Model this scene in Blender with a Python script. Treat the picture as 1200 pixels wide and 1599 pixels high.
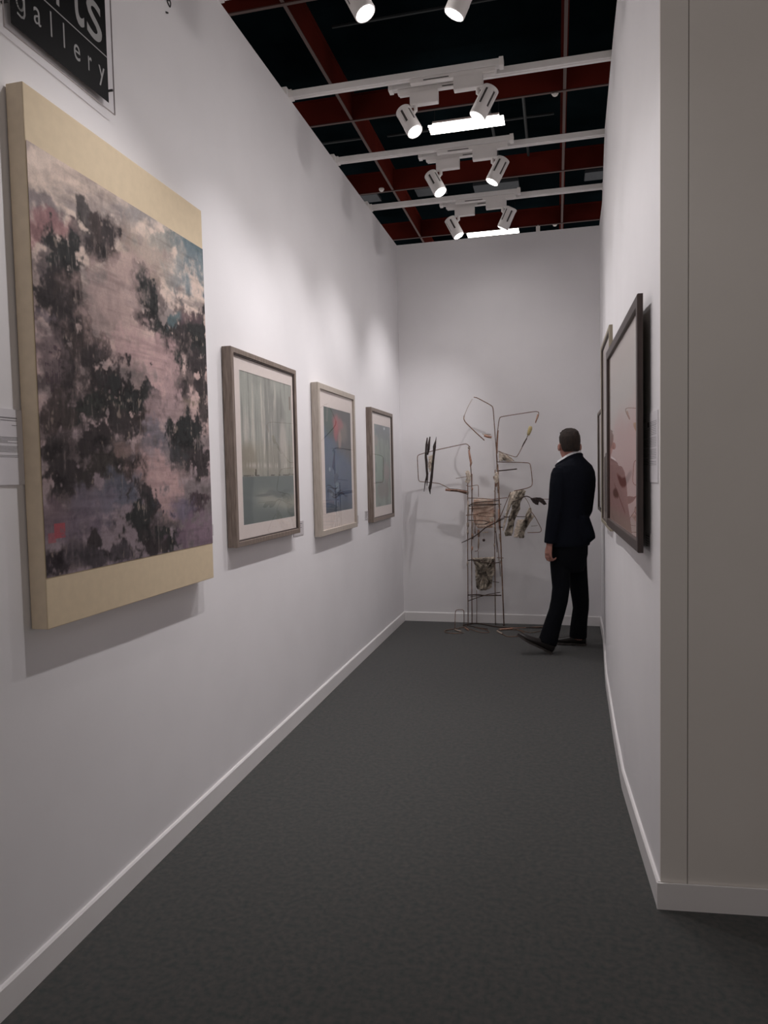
import bpy, bmesh, math, random
import numpy as np
from mathutils import Vector, Matrix, Euler
random.seed(7); np.random.seed(7)
for o in list(bpy.data.objects): bpy.data.objects.remove(o, do_unlink=True)
scn = bpy.context.scene
C = scn.collection
PI = math.pi

# ------------------------------------------------------------------ camera
FPX, YAW, PITCH, ROLL, CAMZ = 1114.86, 0.238583, 0.0541638, -0.0213961, 1.44
def cam_axes():
    cy, sy, cp, sp = math.cos(YAW), math.sin(YAW), math.cos(PITCH), math.sin(PITCH)
    f = Vector((-sy*cp, cy*cp, -sp)); r = Vector((cy, sy, 0)); u = r.cross(f)
    cr, sr = math.cos(ROLL), math.sin(ROLL)
    return cr*r + sr*u, -sr*r + cr*u, f
RX, UX, FX = cam_axes()
cam = bpy.data.cameras.new('camera'); camo = bpy.data.objects.new('camera', cam); C.objects.link(camo)
cam.sensor_fit = 'HORIZONTAL'; cam.sensor_width = 36; cam.lens = FPX*36/1200; cam.clip_end = 200
M = Matrix.Identity(4)
for i in range(3):
    M[i][0] = RX[i]; M[i][1] = UX[i]; M[i][2] = -FX[i]
M[2][3] = CAMZ
camo.matrix_world = M
scn.camera = camo
def ray(px, py): return FX + RX*((px-600)/FPX) - UX*((py-799.5)/FPX)
def PY(px, py, Y):                      # measured point of the photograph -> point on the plane y = Y
    d = ray(px, py); return d*(Y/d.y) + Vector((0, 0, CAMZ))
def PZ(px, py, z=0.0):                  # -> point at height z
    d = ray(px, py); return d*((z-CAMZ)/d.z) + Vector((0, 0, CAMZ))
def PXW(px, py, X):                     # -> point on the plane x = X
    d = ray(px, py); return d*(X/d.x) + Vector((0, 0, CAMZ))

# ------------------------------------------------------------------ world, exposure
scn.view_settings.view_transform = 'Standard'; scn.view_settings.look = 'None'
scn.view_settings.gamma = 1; scn.view_settings.use_curve_mapping = False
scn.view_settings.exposure = 0.0
w = bpy.data.worlds.new('hall'); scn.world = w; w.use_nodes = True
w.node_tree.nodes['Background'].inputs[0].default_value = (1.0, 0.90, 0.86, 1)
w.node_tree.nodes['Background'].inputs[1].default_value = 0.43
SPOT_W = 50.0; SPILL_W = 1.9

# ------------------------------------------------------------------ materials
def mat(name, col, rough=.6, metal=0., noise=0., nscale=20., bump=0., bscale=200., spec=.5, col2=None, stretch=(1,1,1), bdist=.002):
    m = bpy.data.materials.new(name); m.use_nodes = True
    nt = m.node_tree; b = nt.nodes['Principled BSDF']
    b.inputs['Base Color'].default_value = (*col, 1); b.inputs['Roughness'].default_value = rough
    b.inputs['Metallic'].default_value = metal; b.inputs['Specular IOR Level'].default_value = spec
    tc = nt.nodes.new('ShaderNodeTexCoord'); mp = nt.nodes.new('ShaderNodeMapping')
    mp.inputs['Scale'].default_value = stretch; nt.links.new(tc.outputs['Object'], mp.inputs[0])
    if noise or col2:
        n = nt.nodes.new('ShaderNodeTexNoise'); n.inputs['Scale'].default_value = nscale; n.inputs['Detail'].default_value = 5
        nt.links.new(mp.outputs[0], n.inputs['Vector'])
        r = nt.nodes.new('ShaderNodeValToRGB'); r.color_ramp.elements[0].position = .32; r.color_ramp.elements[1].position = .68
        c2 = col2 or tuple(max(0, c*(1+noise)) for c in col)
        c1 = col if col2 else tuple(c*(1-noise) for c in col)
        r.color_ramp.elements[0].color = (*c1, 1); r.color_ramp.elements[1].color = (*c2, 1)
        nt.links.new(n.outputs[0], r.inputs[0]); nt.links.new(r.outputs[0], b.inputs['Base Color'])
    if bump:
        n2 = nt.nodes.new('ShaderNodeTexNoise'); n2.inputs['Scale'].default_value = bscale; n2.inputs['Detail'].default_value = 3
        nt.links.new(mp.outputs[0], n2.inputs['Vector'])
        bp = nt.nodes.new('ShaderNodeBump'); bp.inputs['Strength'].default_value = bump; bp.inputs['Distance'].default_value = bdist
        nt.links.new(n2.outputs[0], bp.inputs['Height']); nt.links.new(bp.outputs[0], b.inputs['Normal'])
    return m
def emat(name, col, s):
    m = bpy.data.materials.new(name); m.use_nodes = True; nt = m.node_tree
    nt.nodes.remove(nt.nodes['Principled BSDF']); e = nt.nodes.new('ShaderNodeEmission')
    e.inputs[0].default_value = (*col, 1); e.inputs[1].default_value = s
    nt.links.new(e.outputs[0], nt.nodes['Material Output'].inputs[0]); return m
def glassmat(name, tint=(1, 1, 1), rough=.01, ior=1.45):
    m = bpy.data.materials.new(name); m.use_nodes = True; nt = m.node_tree
    nt.nodes.remove(nt.nodes['Principled BSDF'])
    t = nt.nodes.new('ShaderNodeBsdfTransparent'); t.inputs[0].default_value = (*tint, 1)
    g = nt.nodes.new('ShaderNodeBsdfGlossy'); g.inputs['Roughness'].default_value = rough
    f = nt.nodes.new('ShaderNodeFresnel'); ge = nt.nodes.new('ShaderNodeNewGeometry'); mr = nt.nodes.new('ShaderNodeMapRange')
    mr.inputs['To Min'].default_value = ior; mr.inputs['To Max'].default_value = 1/ior      # same reflectance on both sides of a thin pane
    nt.links.new(ge.outputs['Backfacing'], mr.inputs[0]); nt.links.new(mr.outputs[0], f.inputs[0])
    x = nt.nodes.new('ShaderNodeMixShader')
    nt.links.new(f.outputs[0], x.inputs[0]); nt.links.new(t.outputs[0], x.inputs[1]); nt.links.new(g.outputs[0], x.inputs[2])
    nt.links.new(x.outputs[0], nt.nodes['Material Output'].inputs[0]); return m
def printmat(name, rough=.7):
    m = bpy.data.materials.new(name); m.use_nodes = True; nt = m.node_tree; b = nt.nodes['Principled BSDF']
    a = nt.nodes.new('ShaderNodeVertexColor'); a.layer_name = 'paint'
    n = nt.nodes.new('ShaderNodeTexNoise'); n.inputs['Scale'].default_value = 260; n.inputs['Detail'].default_value = 4
    tc = nt.nodes.new('ShaderNodeTexCoord'); nt.links.new(tc.outputs['Object'], n.inputs['Vector'])
    mr = nt.nodes.new('ShaderNodeMapRange'); mr.inputs['To Min'].default_value = .82; mr.inputs['To Max'].default_value = 1.18
    nt.links.new(n.outputs[0], mr.inputs[0])
    v = nt.nodes.new('ShaderNodeVectorMath'); v.operation = 'SCALE'
    nt.links.new(a.outputs[0], v.inputs[0]); nt.links.new(mr.outputs[0], v.inputs['Scale'])
    nt.links.new(v.outputs[0], b.inputs['Base Color']); b.inputs['Roughness'].default_value = rough
    b.inputs['Specular IOR Level'].default_value = .25
    return m
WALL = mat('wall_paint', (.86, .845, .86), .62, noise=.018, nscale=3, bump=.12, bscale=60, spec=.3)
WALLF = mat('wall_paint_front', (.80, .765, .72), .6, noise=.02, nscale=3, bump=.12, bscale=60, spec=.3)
SKIRT = mat('skirting_paint', (.87, .85, .85), .42, noise=.02, nscale=5, bump=.05)
CARPET = mat("carpet", (.052, .062, .060), .97, noise=0, col2=(.094, .087, .084), nscale=48, bump=.6, bscale=800, spec=.1, bdist=.003)
CARPET.node_tree.nodes['Principled BSDF'].inputs['Sheen Weight'].default_value = .22
CARPET.node_tree.nodes['Principled BSDF'].inputs['Sheen Roughness'].default_value = .45
JOINT = mat('joint_shadow_gap', (.35, .33, .31), .8, noise=.05)
TRACKW = mat('white_track_metal', (.80, .78, .77), .42, noise=.03, nscale=8)
TRACKW2 = mat('white_fixture_plastic', (.84, .81, .79), .38, noise=.03, nscale=10)
SLOT = mat('slot_dark', (.07, .065, .06), .7, noise=.1)
LENS = emat('lens_glow', (1, .96, .93), 14)
TUBE = emat('tube_glow', (1, .93, .86), 11)
ROOF = mat('roof_deck', (.004, .008, .010), .95, noise=.5, nscale=.6, spec=0.)
RED = mat('red_steel', (.105, .014, .009), .7, noise=.45, nscale=.5, bump=.1, spec=.05)
REDF = mat('red_steel_edge', (.065, .026, .022), .5, noise=.15, nscale=2)
PANELG = mat('grey_roof_panel', (.085, .10, .115), .7, noise=.1)
DUCT = mat('dark_conduit', (.022, .030, .034), .6, noise=.1)
CANVAS = mat('cream_silk_mount', (.70, .575, .40), .8, noise=.03, nscale=30, bump=.25, bscale=900, bdist=.0006)
CANVAS_S = mat('cream_silk_side_lightened', (.76, .64, .48), .85, noise=.04, nscale=30, bump=.25, bscale=900, bdist=.0006)  # same silk as the front, colour lightened to offset weak light on the sides
PRINT = printmat('ink_print')
MAT = mat('mat_board', (.78, .70, .66), .85, noise=.02, nscale=40, bump=.1, bscale=700)
WOODG = mat('grey_brown_wood', (.16, .122, .10), .45, col2=(.28, .225, .19), nscale=9, stretch=(12, 12, 1.2), bump=.2, bscale=90)
WOODL = mat('pale_grey_wood', (.42, .365, .31), .42, col2=(.54, .48, .42), nscale=9, stretch=(12, 12, 1.2), bump=.15, bscale=90)
WOODD = mat('dark_brown_wood', (.026, .014, .012), .38, col2=(.055, .032, .027), nscale=9, stretch=(12, 12, 1.2), bump=.15, bscale=90)
WOODC = mat('champagne_wood', (.30, .26, .19), .4, col2=(.42, .37, .28), nscale=9, stretch=(12, 12, 1.2), bump=.15, bscale=90)
LIP = mat('dark_inner_lip', (.06, .045, .04), .5, noise=.1)
BACKING = mat('backing_board', (.12, .09, .06), .9, noise=.1)
GLASS = glassmat('picture_glass')
ACRYL = glassmat('clear_acrylic', (.93, .93, .94), .35, 1.03)
ACRED = mat('acrylic_edge', (.42, .38, .38), .3, noise=.05)
BLACK = mat('black_sign_film', (.004, .004, .0045), .5, noise=.1, spec=.08)
LETTER = mat('grey_letter_vinyl', (.42, .42, .41), .5, noise=.03)
PAPER = mat('paper', (.76, .74, .77), .8, noise=.015, nscale=30, bump=.05)
INK = mat('grey_ink', (.24, .23, .24), .8, noise=.1, nscale=300)
INKD = mat('dark_ink', (.06, .06, .06), .8, noise=.1, nscale=300)
RUST = mat('rusted_rod', (.13, .068, .045), .62, metal=.25, col2=(.32, .20, .14), nscale=55, bump=.5, bscale=180)
RUSTD = mat('dark_rod', (.045, .030, .026), .6, metal=.3, col2=(.10, .065, .05), nscale=55, bump=.4, bscale=180)
PALE = mat('pale_wrapped_rod', (.42, .34, .28), .7, noise=.2, nscale=60, bump=.4, bscale=200)
COPPER = mat('copper_wrap', (.34, .16, .11), .5, metal=.3, col2=(.58, .38, .29), nscale=50, bump=.5, bscale=150)
RAFFIA = mat('straw_binding', (.42, .33, .12), .8, col2=(.62, .52, .30), nscale=120, bump=.8, bscale=300)
FEATHER = mat('charred_strip', (.018, .012, .012), .75, col2=(.055, .035, .03), nscale=60, bump=.7, bscale=140)
BARK = mat('lichen_bark', (.06, .045, .032), .9, col2=(.80, .70, .58), nscale=24, bump=1., bscale=75, bdist=.012)
BARKP = mat('pale_bark', (.74, .64, .54), .85, noise=.3, nscale=40, bump=1., bscale=80, bdist=.008)
COPPL = mat('copper_sheet', (.62, .40, .30), .5, metal=.1, col2=(.84, .70, .60), nscale=18, bump=.6, bscale=40)
SEED = mat('dark_seed_pod', (.05, .02, .018), .5, noise=.3, nscale=80)
SUIT = mat('navy_suit_wool', (.0046, .0060, .0110), .9, noise=.2, nscale=300, bump=.35, bscale=24, spec=.15, bdist=.012)
SUIT2 = mat('navy_trouser_wool', (.0034, .0040, .0064), .9, noise=.2, nscale=300, bump=.35, bscale=20, spec=.15, bdist=.012)
SHIRT = mat('white_shirt_cotton', (.80, .80, .82), .8, noise=.02, bump=.1)
SKIN = mat('skin', (.40, .19, .15), .55, noise=.08, nscale=30, bump=.15, bscale=120)
HAIR = mat('brown_hair', (.010, .0055, .004), .8, col2=(.030, .017, .011), nscale=60, stretch=(1, 1, .25), bump=.9, bscale=160, bdist=.004)
LEATHER = mat('dark_leather', (.016, .012, .011), .42, noise=.2, nscale=30, bump=.1)
SOLE = mat('shoe_sole', (.05, .042, .038), .7, noise=.2)

# ------------------------------------------------------------------ helpers
def tag(o, label=None, cat=None, group=None, kind=None):
    if label: o['label'] = label
    if cat: o['category'] = cat
    if group: o['group'] = group
    if kind: o['kind'] = kind
    return o
def empty(name, loc=(0, 0, 0), rz=0, label=None, cat=None, group=None):
    o = bpy.data.objects.new(name, None); C.objects.link(o); o.location = loc; o.rotation_euler = (0, 0, rz)
    o.empty_display_size = .05
    return tag(o, label, cat, group)
def obj(name, verts, faces, m, parent=None, smooth=False, mids=None):
    me = bpy.data.meshes.new(name); me.from_pydata([tuple(v) for v in verts], [], faces)
    for mm in (m if isinstance(m, (list, tuple)) else [m]): me.materials.append(mm)
    if mids is not None: me.polygons.foreach_set('material_index', mids)
    me.polygons.foreach_set('use_smooth', [bool(smooth)]*len(me.polygons)); me.update()
    o = bpy.data.objects.new(name, me); C.objects.link(o)
    if parent is not None: o.parent = parent
    return o
class MB:
    def __init__(s): s.v = []; s.f = []; s.mi = []
    def add(s, v, f, mi=0):
        n = len(s.v); s.v += [Vector(x) for x in v]; s.f += [tuple(i+n for i in q) for q in f]; s.mi += [mi]*len(f); return s
    def box(s, x0, x1, y0, y1, z0, z1, mi=0, bev=0.0):
        if bev <= 0:
            v = [(x0,y0,z0),(x1,y0,z0),(x1,y1,z0),(x0,y1,z0),(x0,y0,z1),(x1,y0,z1),(x1,y1,z1),(x0,y1,z1)]
            return s.add(v, [(0,3,2,1),(4,5,6,7),(0,1,5,4),(1,2,6,5),(2,3,7,6),(3,0,4,7)], mi)
        bm = bmesh.new(); bmesh.ops.create_cube(bm, size=1)
        for q in bm.verts: q.co = Vector(((x0+x1)/2+q.co.x*(x1-x0), (y0+y1)/2+q.co.y*(y1-y0), (z0+z1)/2+q.co.z*(z1-z0)))
        bmesh.ops.bevel(bm, geom=list(bm.edges), offset=bev, segments=2, affect='EDGES', profile=.6)
        bm.verts.ensure_lookup_table(); vv = [q.co.copy() for q in bm.verts]; ff = [tuple(q.index for q in f.verts) for f in bm.faces]; bm.free()
        return s.add(vv, ff, mi)
    def tube(s, pts, r, n=6, mi=0, cap=True):
        pts = [Vector(p) for p in pts]; k = len(pts); rs = r if isinstance(r, (list, tuple)) else [r]*k
        prev = None; rings = []
        for i, p in enumerate(pts):
            t = (pts[min(i+1, k-1)] - pts[max(i-1, 0)]).normalized()
            if prev is None:
                a = t.orthogonal().normalized()
            else:
                a = (prev - t*prev.dot(t))
                a = a.normalized() if a.length > 1e-6 else t.orthogonal().normalized()
            prev = a; b = t.cross(a)
            rings.append([p + (a*math.cos(2*PI*j/n) + b*math.sin(2*PI*j/n))*rs[i] for j in range(n)])
        v = [q for rg in rings for q in rg]; f = []
        for i in range(k-1):
            for j in range(n): f.append((i*n+j, i*n+(j+1) % n, (i+1)*n+(j+1) % n, (i+1)*n+j))
        if cap: f.append(tuple(range(n))[::-1]); f.append(tuple((k-1)*n+j for j in range(n)))
        return s.add(v, f, mi)
    def loft(s, rings, mi=0, cap=True):
        n = len(rings[0]); v = [q for rg in rings for q in rg]; f = []
        for i in range(len(rings)-1):
            for j in range(n): f.append((i*n+j, i*n+(j+1) % n, (i+1)*n+(j+1) % n, (i+1)*n+j))
        if cap: f.append(tuple(range(n))[::-1]); f.append(tuple((len(rings)-1)*n+j for j in range(n)))
        return s.add(v, f, mi)
    def ball(s, c, r, n=10, mi=0):
        c = Vector(c); rr = Vector(r) if not isinstance(r, (int, float)) else Vector((r, r, r))
        rings = []
        for i in range(1, n):
            th = PI*i/n
            rings.append([c + Vector((rr.x*math.sin(th)*math.cos(2*PI*j/(2*n)), rr.y*math.sin(th)*math.sin(2*PI*j/(2*n)), rr.z*math.cos(th))) for j in range(2*n)])
        return s.loft(rings[::-1], mi)
    def build(s, name, m, parent=None, smooth=False): return obj(name, s.v, s.f, m, parent, smooth, s.mi)
def smoothpath(pts, k=2, corner=.3):        # rounds the corners of a polyline
    pts = [Vector(p) for p in pts]
    for _ in range(k):
        q = [pts[0]]
        for i in range(1, len(pts)-1):
            a, b, c = pts[i-1], pts[i], pts[i+1]
            q += [b.lerp(a, corner*.5), b.lerp(c, corner*.5)]
        pts = q + [pts[-1]]
    return pts
def place(root, loc, rz): root.location = loc; root.rotation_euler = (0, 0, rz)
def remeshed(name, mb, m, parent, voxel, smooth_it=3, fac=.5):
    tmp = mb.build('tmp', m); md = tmp.modifiers.new('r', 'REMESH'); md.mode = 'VOXEL'; md.voxel_size = voxel; md.use_smooth_shade = True
    if smooth_it:
        sm = tmp.modifiers.new('s', 'SMOOTH'); sm.iterations = smooth_it; sm.factor = fac
    bpy.context.view_layer.update()
    dg = bpy.context.evaluated_depsgraph_get()
    me = bpy.data.meshes.new_from_object(tmp.evaluated_get(dg)); me.name = name
    bpy.data.objects.remove(tmp, do_unlink=True)
    o = bpy.data.objects.new(name, me); C.objects.link(o)
    if parent is not None: o.parent = parent
    if not me.materials: me.materials.append(m)
    return o

# ------------------------------------------------------------------ setting
H = 3.60
def wall_strip(name, pts, z0, z1, thick, m, label=None, parent=None, capz=False):
    """pts: plan polyline of the visible face; thick is the offset vector direction sign (left normal)."""
    P = [Vector((a, b)) for a, b in pts]; n = len(P); N = []
    for i in range(n):
        t = (P[min(i+1, n-1)]-P[max(i-1, 0)]).normalized(); N.append(Vector((-t.y, t.x)))
    v = []
    for i in range(n):
        q = P[i]+N[i]*thick
        v += [(P[i].x, P[i].y, z0), (P[i].x, P[i].y, z1), (q.x, q.y, z1), (q.x, q.y, z0)]
    f = []
    for i in range(n-1):
        a = i*4; b = a+4
        for j in range(4): f.append((a+j, a+(j+1) % 4, b+(j+1) % 4, b+j))
    f += [(3, 2, 1, 0), tuple((n-1)*4+j for j in range(4))]
    o = obj(name, v, f, m, parent)
    bm = bmesh.new(); bm.from_mesh(o.data); bmesh.ops.recalc_face_normals(bm, faces=bm.faces); bm.to_mesh(o.data); bm.free()
    if parent is None: o['kind'] = 'structure'
    if label: o['label'] = label
    return o
D = 6.759
LP = [(-1.464, -1.2), (-1.464, .5), (-1.464, 1.55), (-1.473, 2.2), (-1.478, 3.3), (-1.476, 4.9), (-1.470, 6.0), (-1.464, D)]
RP = [(.319, 2.409), (.304, 2.758), (.284, 3.30), (.291, 3.857), (.303, 4.40), (.313, 4.864), (.330, 5.25), (.374, 6.19), (.384, D)]
fl = MB().box(-9, 9, -3, 14, -.1, 0).build('floor', CARPET); tag(fl, 'dark grey green carpet of the gallery aisle', kind='structure')
wall_strip('wall_left', LP, 0, H, .09, WALL, 'long white partition wall on the left with framed pictures')
wall_strip('wall_back', [(-1.60, D), (.52, D)], 0, H, .09, WALL, 'white end wall behind the rod sculpture')
# right wall: boards standing side by side, slightly out of line
core = wall_strip('wall_right', [(x+.012, max(y, 2.424)) for x, y in RP[:]], 0, H-.002, -.07, WALL, 'white partition wall on the right side of the aisle')
for i0, i1 in ((0, 2), (2, 4), (4, 6), (6, 8)):
    seg = [(x, max(y, 2.421)) for x, y in RP[i0:i1+1]]
    wall_strip('wall_panel', seg, 0, H, -.0118, WALL, parent=core)
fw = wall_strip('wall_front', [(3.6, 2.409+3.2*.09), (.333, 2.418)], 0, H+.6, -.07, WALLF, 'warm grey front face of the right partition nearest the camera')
def on_front(x, off=0): return 2.409 + (x-.319)*.0920 - off
xs = [.319, .402, 1.39, 2.38, 3.36]
for a, b in zip(xs[:-1], xs[1:]):
    g = .0016
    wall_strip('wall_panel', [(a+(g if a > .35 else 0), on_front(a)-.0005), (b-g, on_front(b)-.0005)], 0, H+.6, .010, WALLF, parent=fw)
# fix winding agnostic: shadow gap strips between panels
for x in xs[1:-1]:
    MB().box(x-.0025, x+.0025, on_front(x)+.004, on_front(x)+.0085, 0, H+.6).build('joint_strip', JOINT, fw)
# skirting boards
def skirt(name, pts, sgn, label, h=.088):
    P = [Vector(p) for p in pts]; n = len(P); v = []; f = []
    prof = [(0, 0), (.012, 0), (.012, h-.006), (.007, h), (0, h)]
    for i in range(n):
        t = (P[min(i+1, n-1)]-P[max(i-1, 0)]).normalized(); N = Vector((-t.y, t.x))*sgn
        for d, z in prof: v.append((P[i].x+N.x*d, P[i].y+N.y*d, z))
    k = len(prof)
    for i in range(n-1):
        for j in range(k): f.append((i*k+j, i*k+(j+1) % k, (i+1)*k+(j+1) % k, (i+1)*k+j))
    f += [tuple(range(k)), tuple((n-1)*k+j for j in range(k))]
    o = obj(name, v, f, SKIRT)
    bm = bmesh.new(); bm.from_mesh(o.data); bmesh.ops.recalc_face_normals(bm, faces=bm.faces); bm.to_mesh(o.data); bm.free()
    tag(o, label, kind='structure'); return o
skirt('baseboard_left', LP, -1, 'white skirting board along the left wall')
skirt('baseboard_back', [(-1.452, D), (.372, D)], -1, 'white skirting board along the end wall')
skirt('baseboard_right', RP, 1, 'white skirting board along the right wall')
skirt('baseboard_front', [(.307, on_front(.307)-.012), (3.6, on_front(3.6)-.012)], 1, 'white skirting board under the near right wall face')

# hall roof with its red steel grid
roof = MB().box(-26, 26, -14, 48, 8.75, 8.95).build('ceiling', ROOF); tag(roof, 'dark roof of the exhibition hall high above', kind='structure')
def ibeam(p0, p1, zb=7.94, hgt=.46):
    p0 = Vector(p0); p1 = Vector(p1); t = (p1-p0).normalized(); n = Vector((-t.y, t.x)); L = (p1-p0).length
    mb = MB()
    def bx(o0, o1, z0, z1, mi):
        v = []
        for z in (z0, z1):
            for s_, o_ in ((0, o0), (L, o0), (L, o1), (0, o1)): q = p0+t*s_+n*o_; v.append((q.x, q.y, z))
        mb.add(v, [(0,3,2,1),(4,5,6,7),(0,1,5,4),(1,2,6,5),(2,3,7,6),(3,0,4,7)], mi)
    bx(-.008, .008, zb+.02, zb+hgt, 0); bx(-.026, .026, zb, zb+.016, 1); bx(-.06, .06, zb+hgt, zb+hgt+.016, 0)
    return mb.build('steel_beam', [RED, REDF], roof)
for x in (-14.7, -11., -7.3, -3.62, .18, 3.9, 7.6, 11.3): ibeam((x, -12), (x, 46))
for k in range(-2, 9):
    y = 13.05+3.4*(k-1) - (3.4 if k < -5 else 0)
    ibeam((-16, y), (14, y), zb=7.93, hgt=.44)
# pale grey panels and conduits under the deck
for k, (x, y, sx, sy) in enumerate(((-4.6, 18.0, .55, .5), (-3.0, 18.0, .75, .5), (-1.4, 18.2, 1.1, .5), (1.1, 18.2, .8, .5), (-5.5, 18.0, .3, .5), (2.6, 18.2, .9, .5))):
    MB().box(x-sx*.5, x+sx*.5, y-sy*.5, y+sy*.5, 8.42, 8.5, bev=.01).build('roof_panel', PANELG, roof)
for y, x0, x1, z in ((14.1, -5.2, -3.7, 8.1), (11.2, -3.4, 0, 8.5), (15.0, -3.4, 0, 8.5)):
    MB().tube([(x0, y, z), (x1, y, z)], .025).build('conduit', DUCT, roof)
for x in (-1.2, -.55):
    MB().tube([(x, 13.2, 8.3), (x, 16.3, 8.3)], .03).build('conduit', DUCT, roof)

# high bay fluorescent fixtures
def highbay(loc, label, group=None):
    r = empty('fluorescent_fixture', loc, 0, label, 'ceiling light', group)
    MB().box(-.62, .62, -.17, .17, .06, .10, bev=.008).build('housing', TRACKW, r)
    for j in range(4):
        y = -.15+.10*j
        mb = MB(); mb.tube([(-.70, y, .025), (.70, y, .025)], .019, 8); mb.build('tube_lamp', TUBE, r, True)
    for s in (-1, 1): MB().tube([(s*.6, 0, .1), (s*.6, 0, 8.75-loc[2])], .006, 5).build('hanger', DUCT, r)
highbay((-1.60, 13.78, 7.90), 'bright four-tube fluorescent fixture in the hall roof behind the nearest spotlights')
highbay((-1.66, 20.2, 7.95), 'bright fluorescent fixture showing as a thin glowing line over the end wall')
highbay((-1.60, 7.0, 7.90), 'four-tube fluorescent fixture high above the aisle')
highbay((-1.60, .4, 7.90), 'four-tube fluorescent fixture high above the aisle entrance')
for (x, y), lb in (((-3.86, 16.3), 'tiny round white ceiling sensor beside the left red roof beam'), ((.02, 13.1), 'small round white ceiling sensor where two red roof beams cross'), ((.0, 19.9), 'small round white ceiling sensor on the far red roof beam')):
    r = empty('ceiling_sensor', (x, y, 7.93), 0, lb, 'sensor')
    MB().ball((0, 0, -.01), (.05, .05, .03), 8).build('dome', TRACKW2, r, True)
    MB().tube([(0, 0, 0), (0, 0, .03)], .06, 12).build('base_ring', TRACKW, r)

# ------------------------------------------------------------------ track beams and spotlights
ZB = H + .004
names = {2.2: 'out of view over the camera', 3.1: 'cut by the top edge of the picture', 4.0: 'nearest of three crossing the view', 4.9: 'middle one of three crossing the view', 5.82: 'last one before the end wall'}
def lightbar(y, x0, x1, lb):
    r = empty('track_beam', ((x0+x1)/2, y, ZB), 0, lb, 'lighting track', 'white lighting tracks spanning the aisle')
    h = (x1-x0)/2
    MB().box(-h, h, -.022, .022, 0, .036, bev=.003).build('beam', TRACKW, r)
    MB().box(-h+.02, h-.02, -.006, .006, -.003, .0005).build('conductor_slot', TRACKW2, r)
    for s in (-1, 1):
        MB().box(s*h-.012, s*h+.012, -.027, .027, -.004, .040, bev=.002).build('end_cap', TRACKW2, r)
    return r
SC = 0.0
def spotlight(xc, y, flip, target, lb, power):
    """adapter bar + driver box under the track, swivel stem and slotted cylinder head; flip=1 head at the right end"""
    r = empty('spotlight', (xc, y, ZB), 0, lb, 'spotlight', 'white cylinder track spotlights')
    s = flip
    MB().box(-.235, .235, -.017, .017, -.026, -.001, bev=.003).build('adapter', TRACKW2, r)
    MB().box(*sorted((s*.225, s*.15)), -.012, .012, -.036, -.024, bev=.002).build('adapter_step', TRACKW2, r)
    MB().box(*sorted((s*.005, s*.165)), -.021, .021, -.095, -.024, bev=.004).build('driver_box', TRACKW2, r)
    MB().box(*sorted((s*-.16, s*-.02)), -.0185, -.0165, -.020, -.015).build('latch_slot', SLOT, r)
    sx = s*.135
    MB().tube([(sx, 0, -.09), (sx, 0, -.125)], .011, 10).build('stem', TRACKW2, r)
    hc = Vector((sx+s*.035, -.02, -.185))
    aim = (Vector(target) - (Vector((xc, y, ZB))+hc)).normalized()
    q = aim.to_track_quat('-Z', 'Y').to_matrix()
    # head in local coordinates: axis z, lens towards -z
    n = 40; R0 = .046; L = .165; prof = [(-L/2, .0445, 0), (-L/2+.004, R0, 0), (-L/2+.055, R0, 0), (-L/2+.056, R0, 1), (L/2-.022, R0, 1), (L/2-.021, R0, 0), (L/2-.004, R0, 0), (L/2, .038, 0)]
    v = []; f = []; mi = []
    for k, (z, rad, sl) in enumerate(prof):
        for j in range(n):
            rr = rad - (.007 if (sl and j % 8 in (0, 1, 2)) else 0)
            a = 2*PI*j/n; v.append(hc + q @ Vector((rr*math.cos(a), rr*math.sin(a), z)))
    for k in range(len(prof)-1):
        for j in range(n):
            f.append((k*n+j, k*n+(j+1) % n, (k+1)*n+(j+1) % n, (k+1)*n+j)); mi.append(1 if (prof[k][2] and prof[k+1][2] and j % 8 in (0, 1)) else 0)
    f.append(tuple((len(prof)-1)*n+j for j in range(n))); mi.append(0)
    # recessed cup
    b0 = len(v)
    for j in range(n):
        a = 2*PI*j/n; v.append(hc + q @ Vector((.041*math.cos(a), .041*math.sin(a), -L/2)))
    for j in range(n):
        a = 2*PI*j/n; v.append(hc + q @ Vector((.038*math.cos(a), .038*math.sin(a), -L/2+.006)))
    for j in range(n):
        f.append((j, b0+j, b0+(j+1) % n, (j+1) % n)); mi.append(0)
        f.append((b0+j, b0+n+j, b0+n+(j+1) % n, b0+(j+1) % n)); mi.append(0)
    obj('lamp_head', v, f, [TRACKW2, SLOT], r, False, mi)
    mb = MB()
    ring = [[hc + q @ Vector((rad*math.cos(2*PI*j/24), rad*math.sin(2*PI*j/24), z)) for j in range(24)] for rad, z in ((.040, -L/2+.004), (.036, -L/2-.001), (.018, -L/2-.0035))]
    mb.loft(ring).build('lens', LENS, r, True)
    yk = MB(); yk.tube([(sx, 0, -.12), tuple(hc.lerp(Vector((sx, 0, -.12)), .35))], .009, 8).build('swivel', TRACKW2, r)
    ld = bpy.data.lights.new('lamp', 'SPOT'); ld.energy = power; ld.spot_size = math.radians(74); ld.spot_blend = .85
    ld.shadow_soft_size = .03; ld.color = (1, .955, .965)
    lo = bpy.data.objects.new('lamp', ld); C.objects.link(lo); lo.parent = r
    lo.location = hc + q @ Vector((0, 0, -L/2-.012)); lo.rotation_euler = aim.to_track_quat('-Z', 'Y').to_euler()
    la = bpy.data.lights.new('lens_spill', 'AREA'); la.shape = 'DISK'; la.size = .07; la.energy = SPILL_W*(.45 if y < 2.5 else (.8 if y > 5.5 else 1.0)); la.color = (1, .945, .93)
    l2 = bpy.data.objects.new('lens_spill', la); C.objects.link(l2); l2.parent = r
    l2.location = hc + q @ Vector((0, 0, -L/2-.010)); l2.rotation_euler = lo.rotation_euler
    return r
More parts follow.
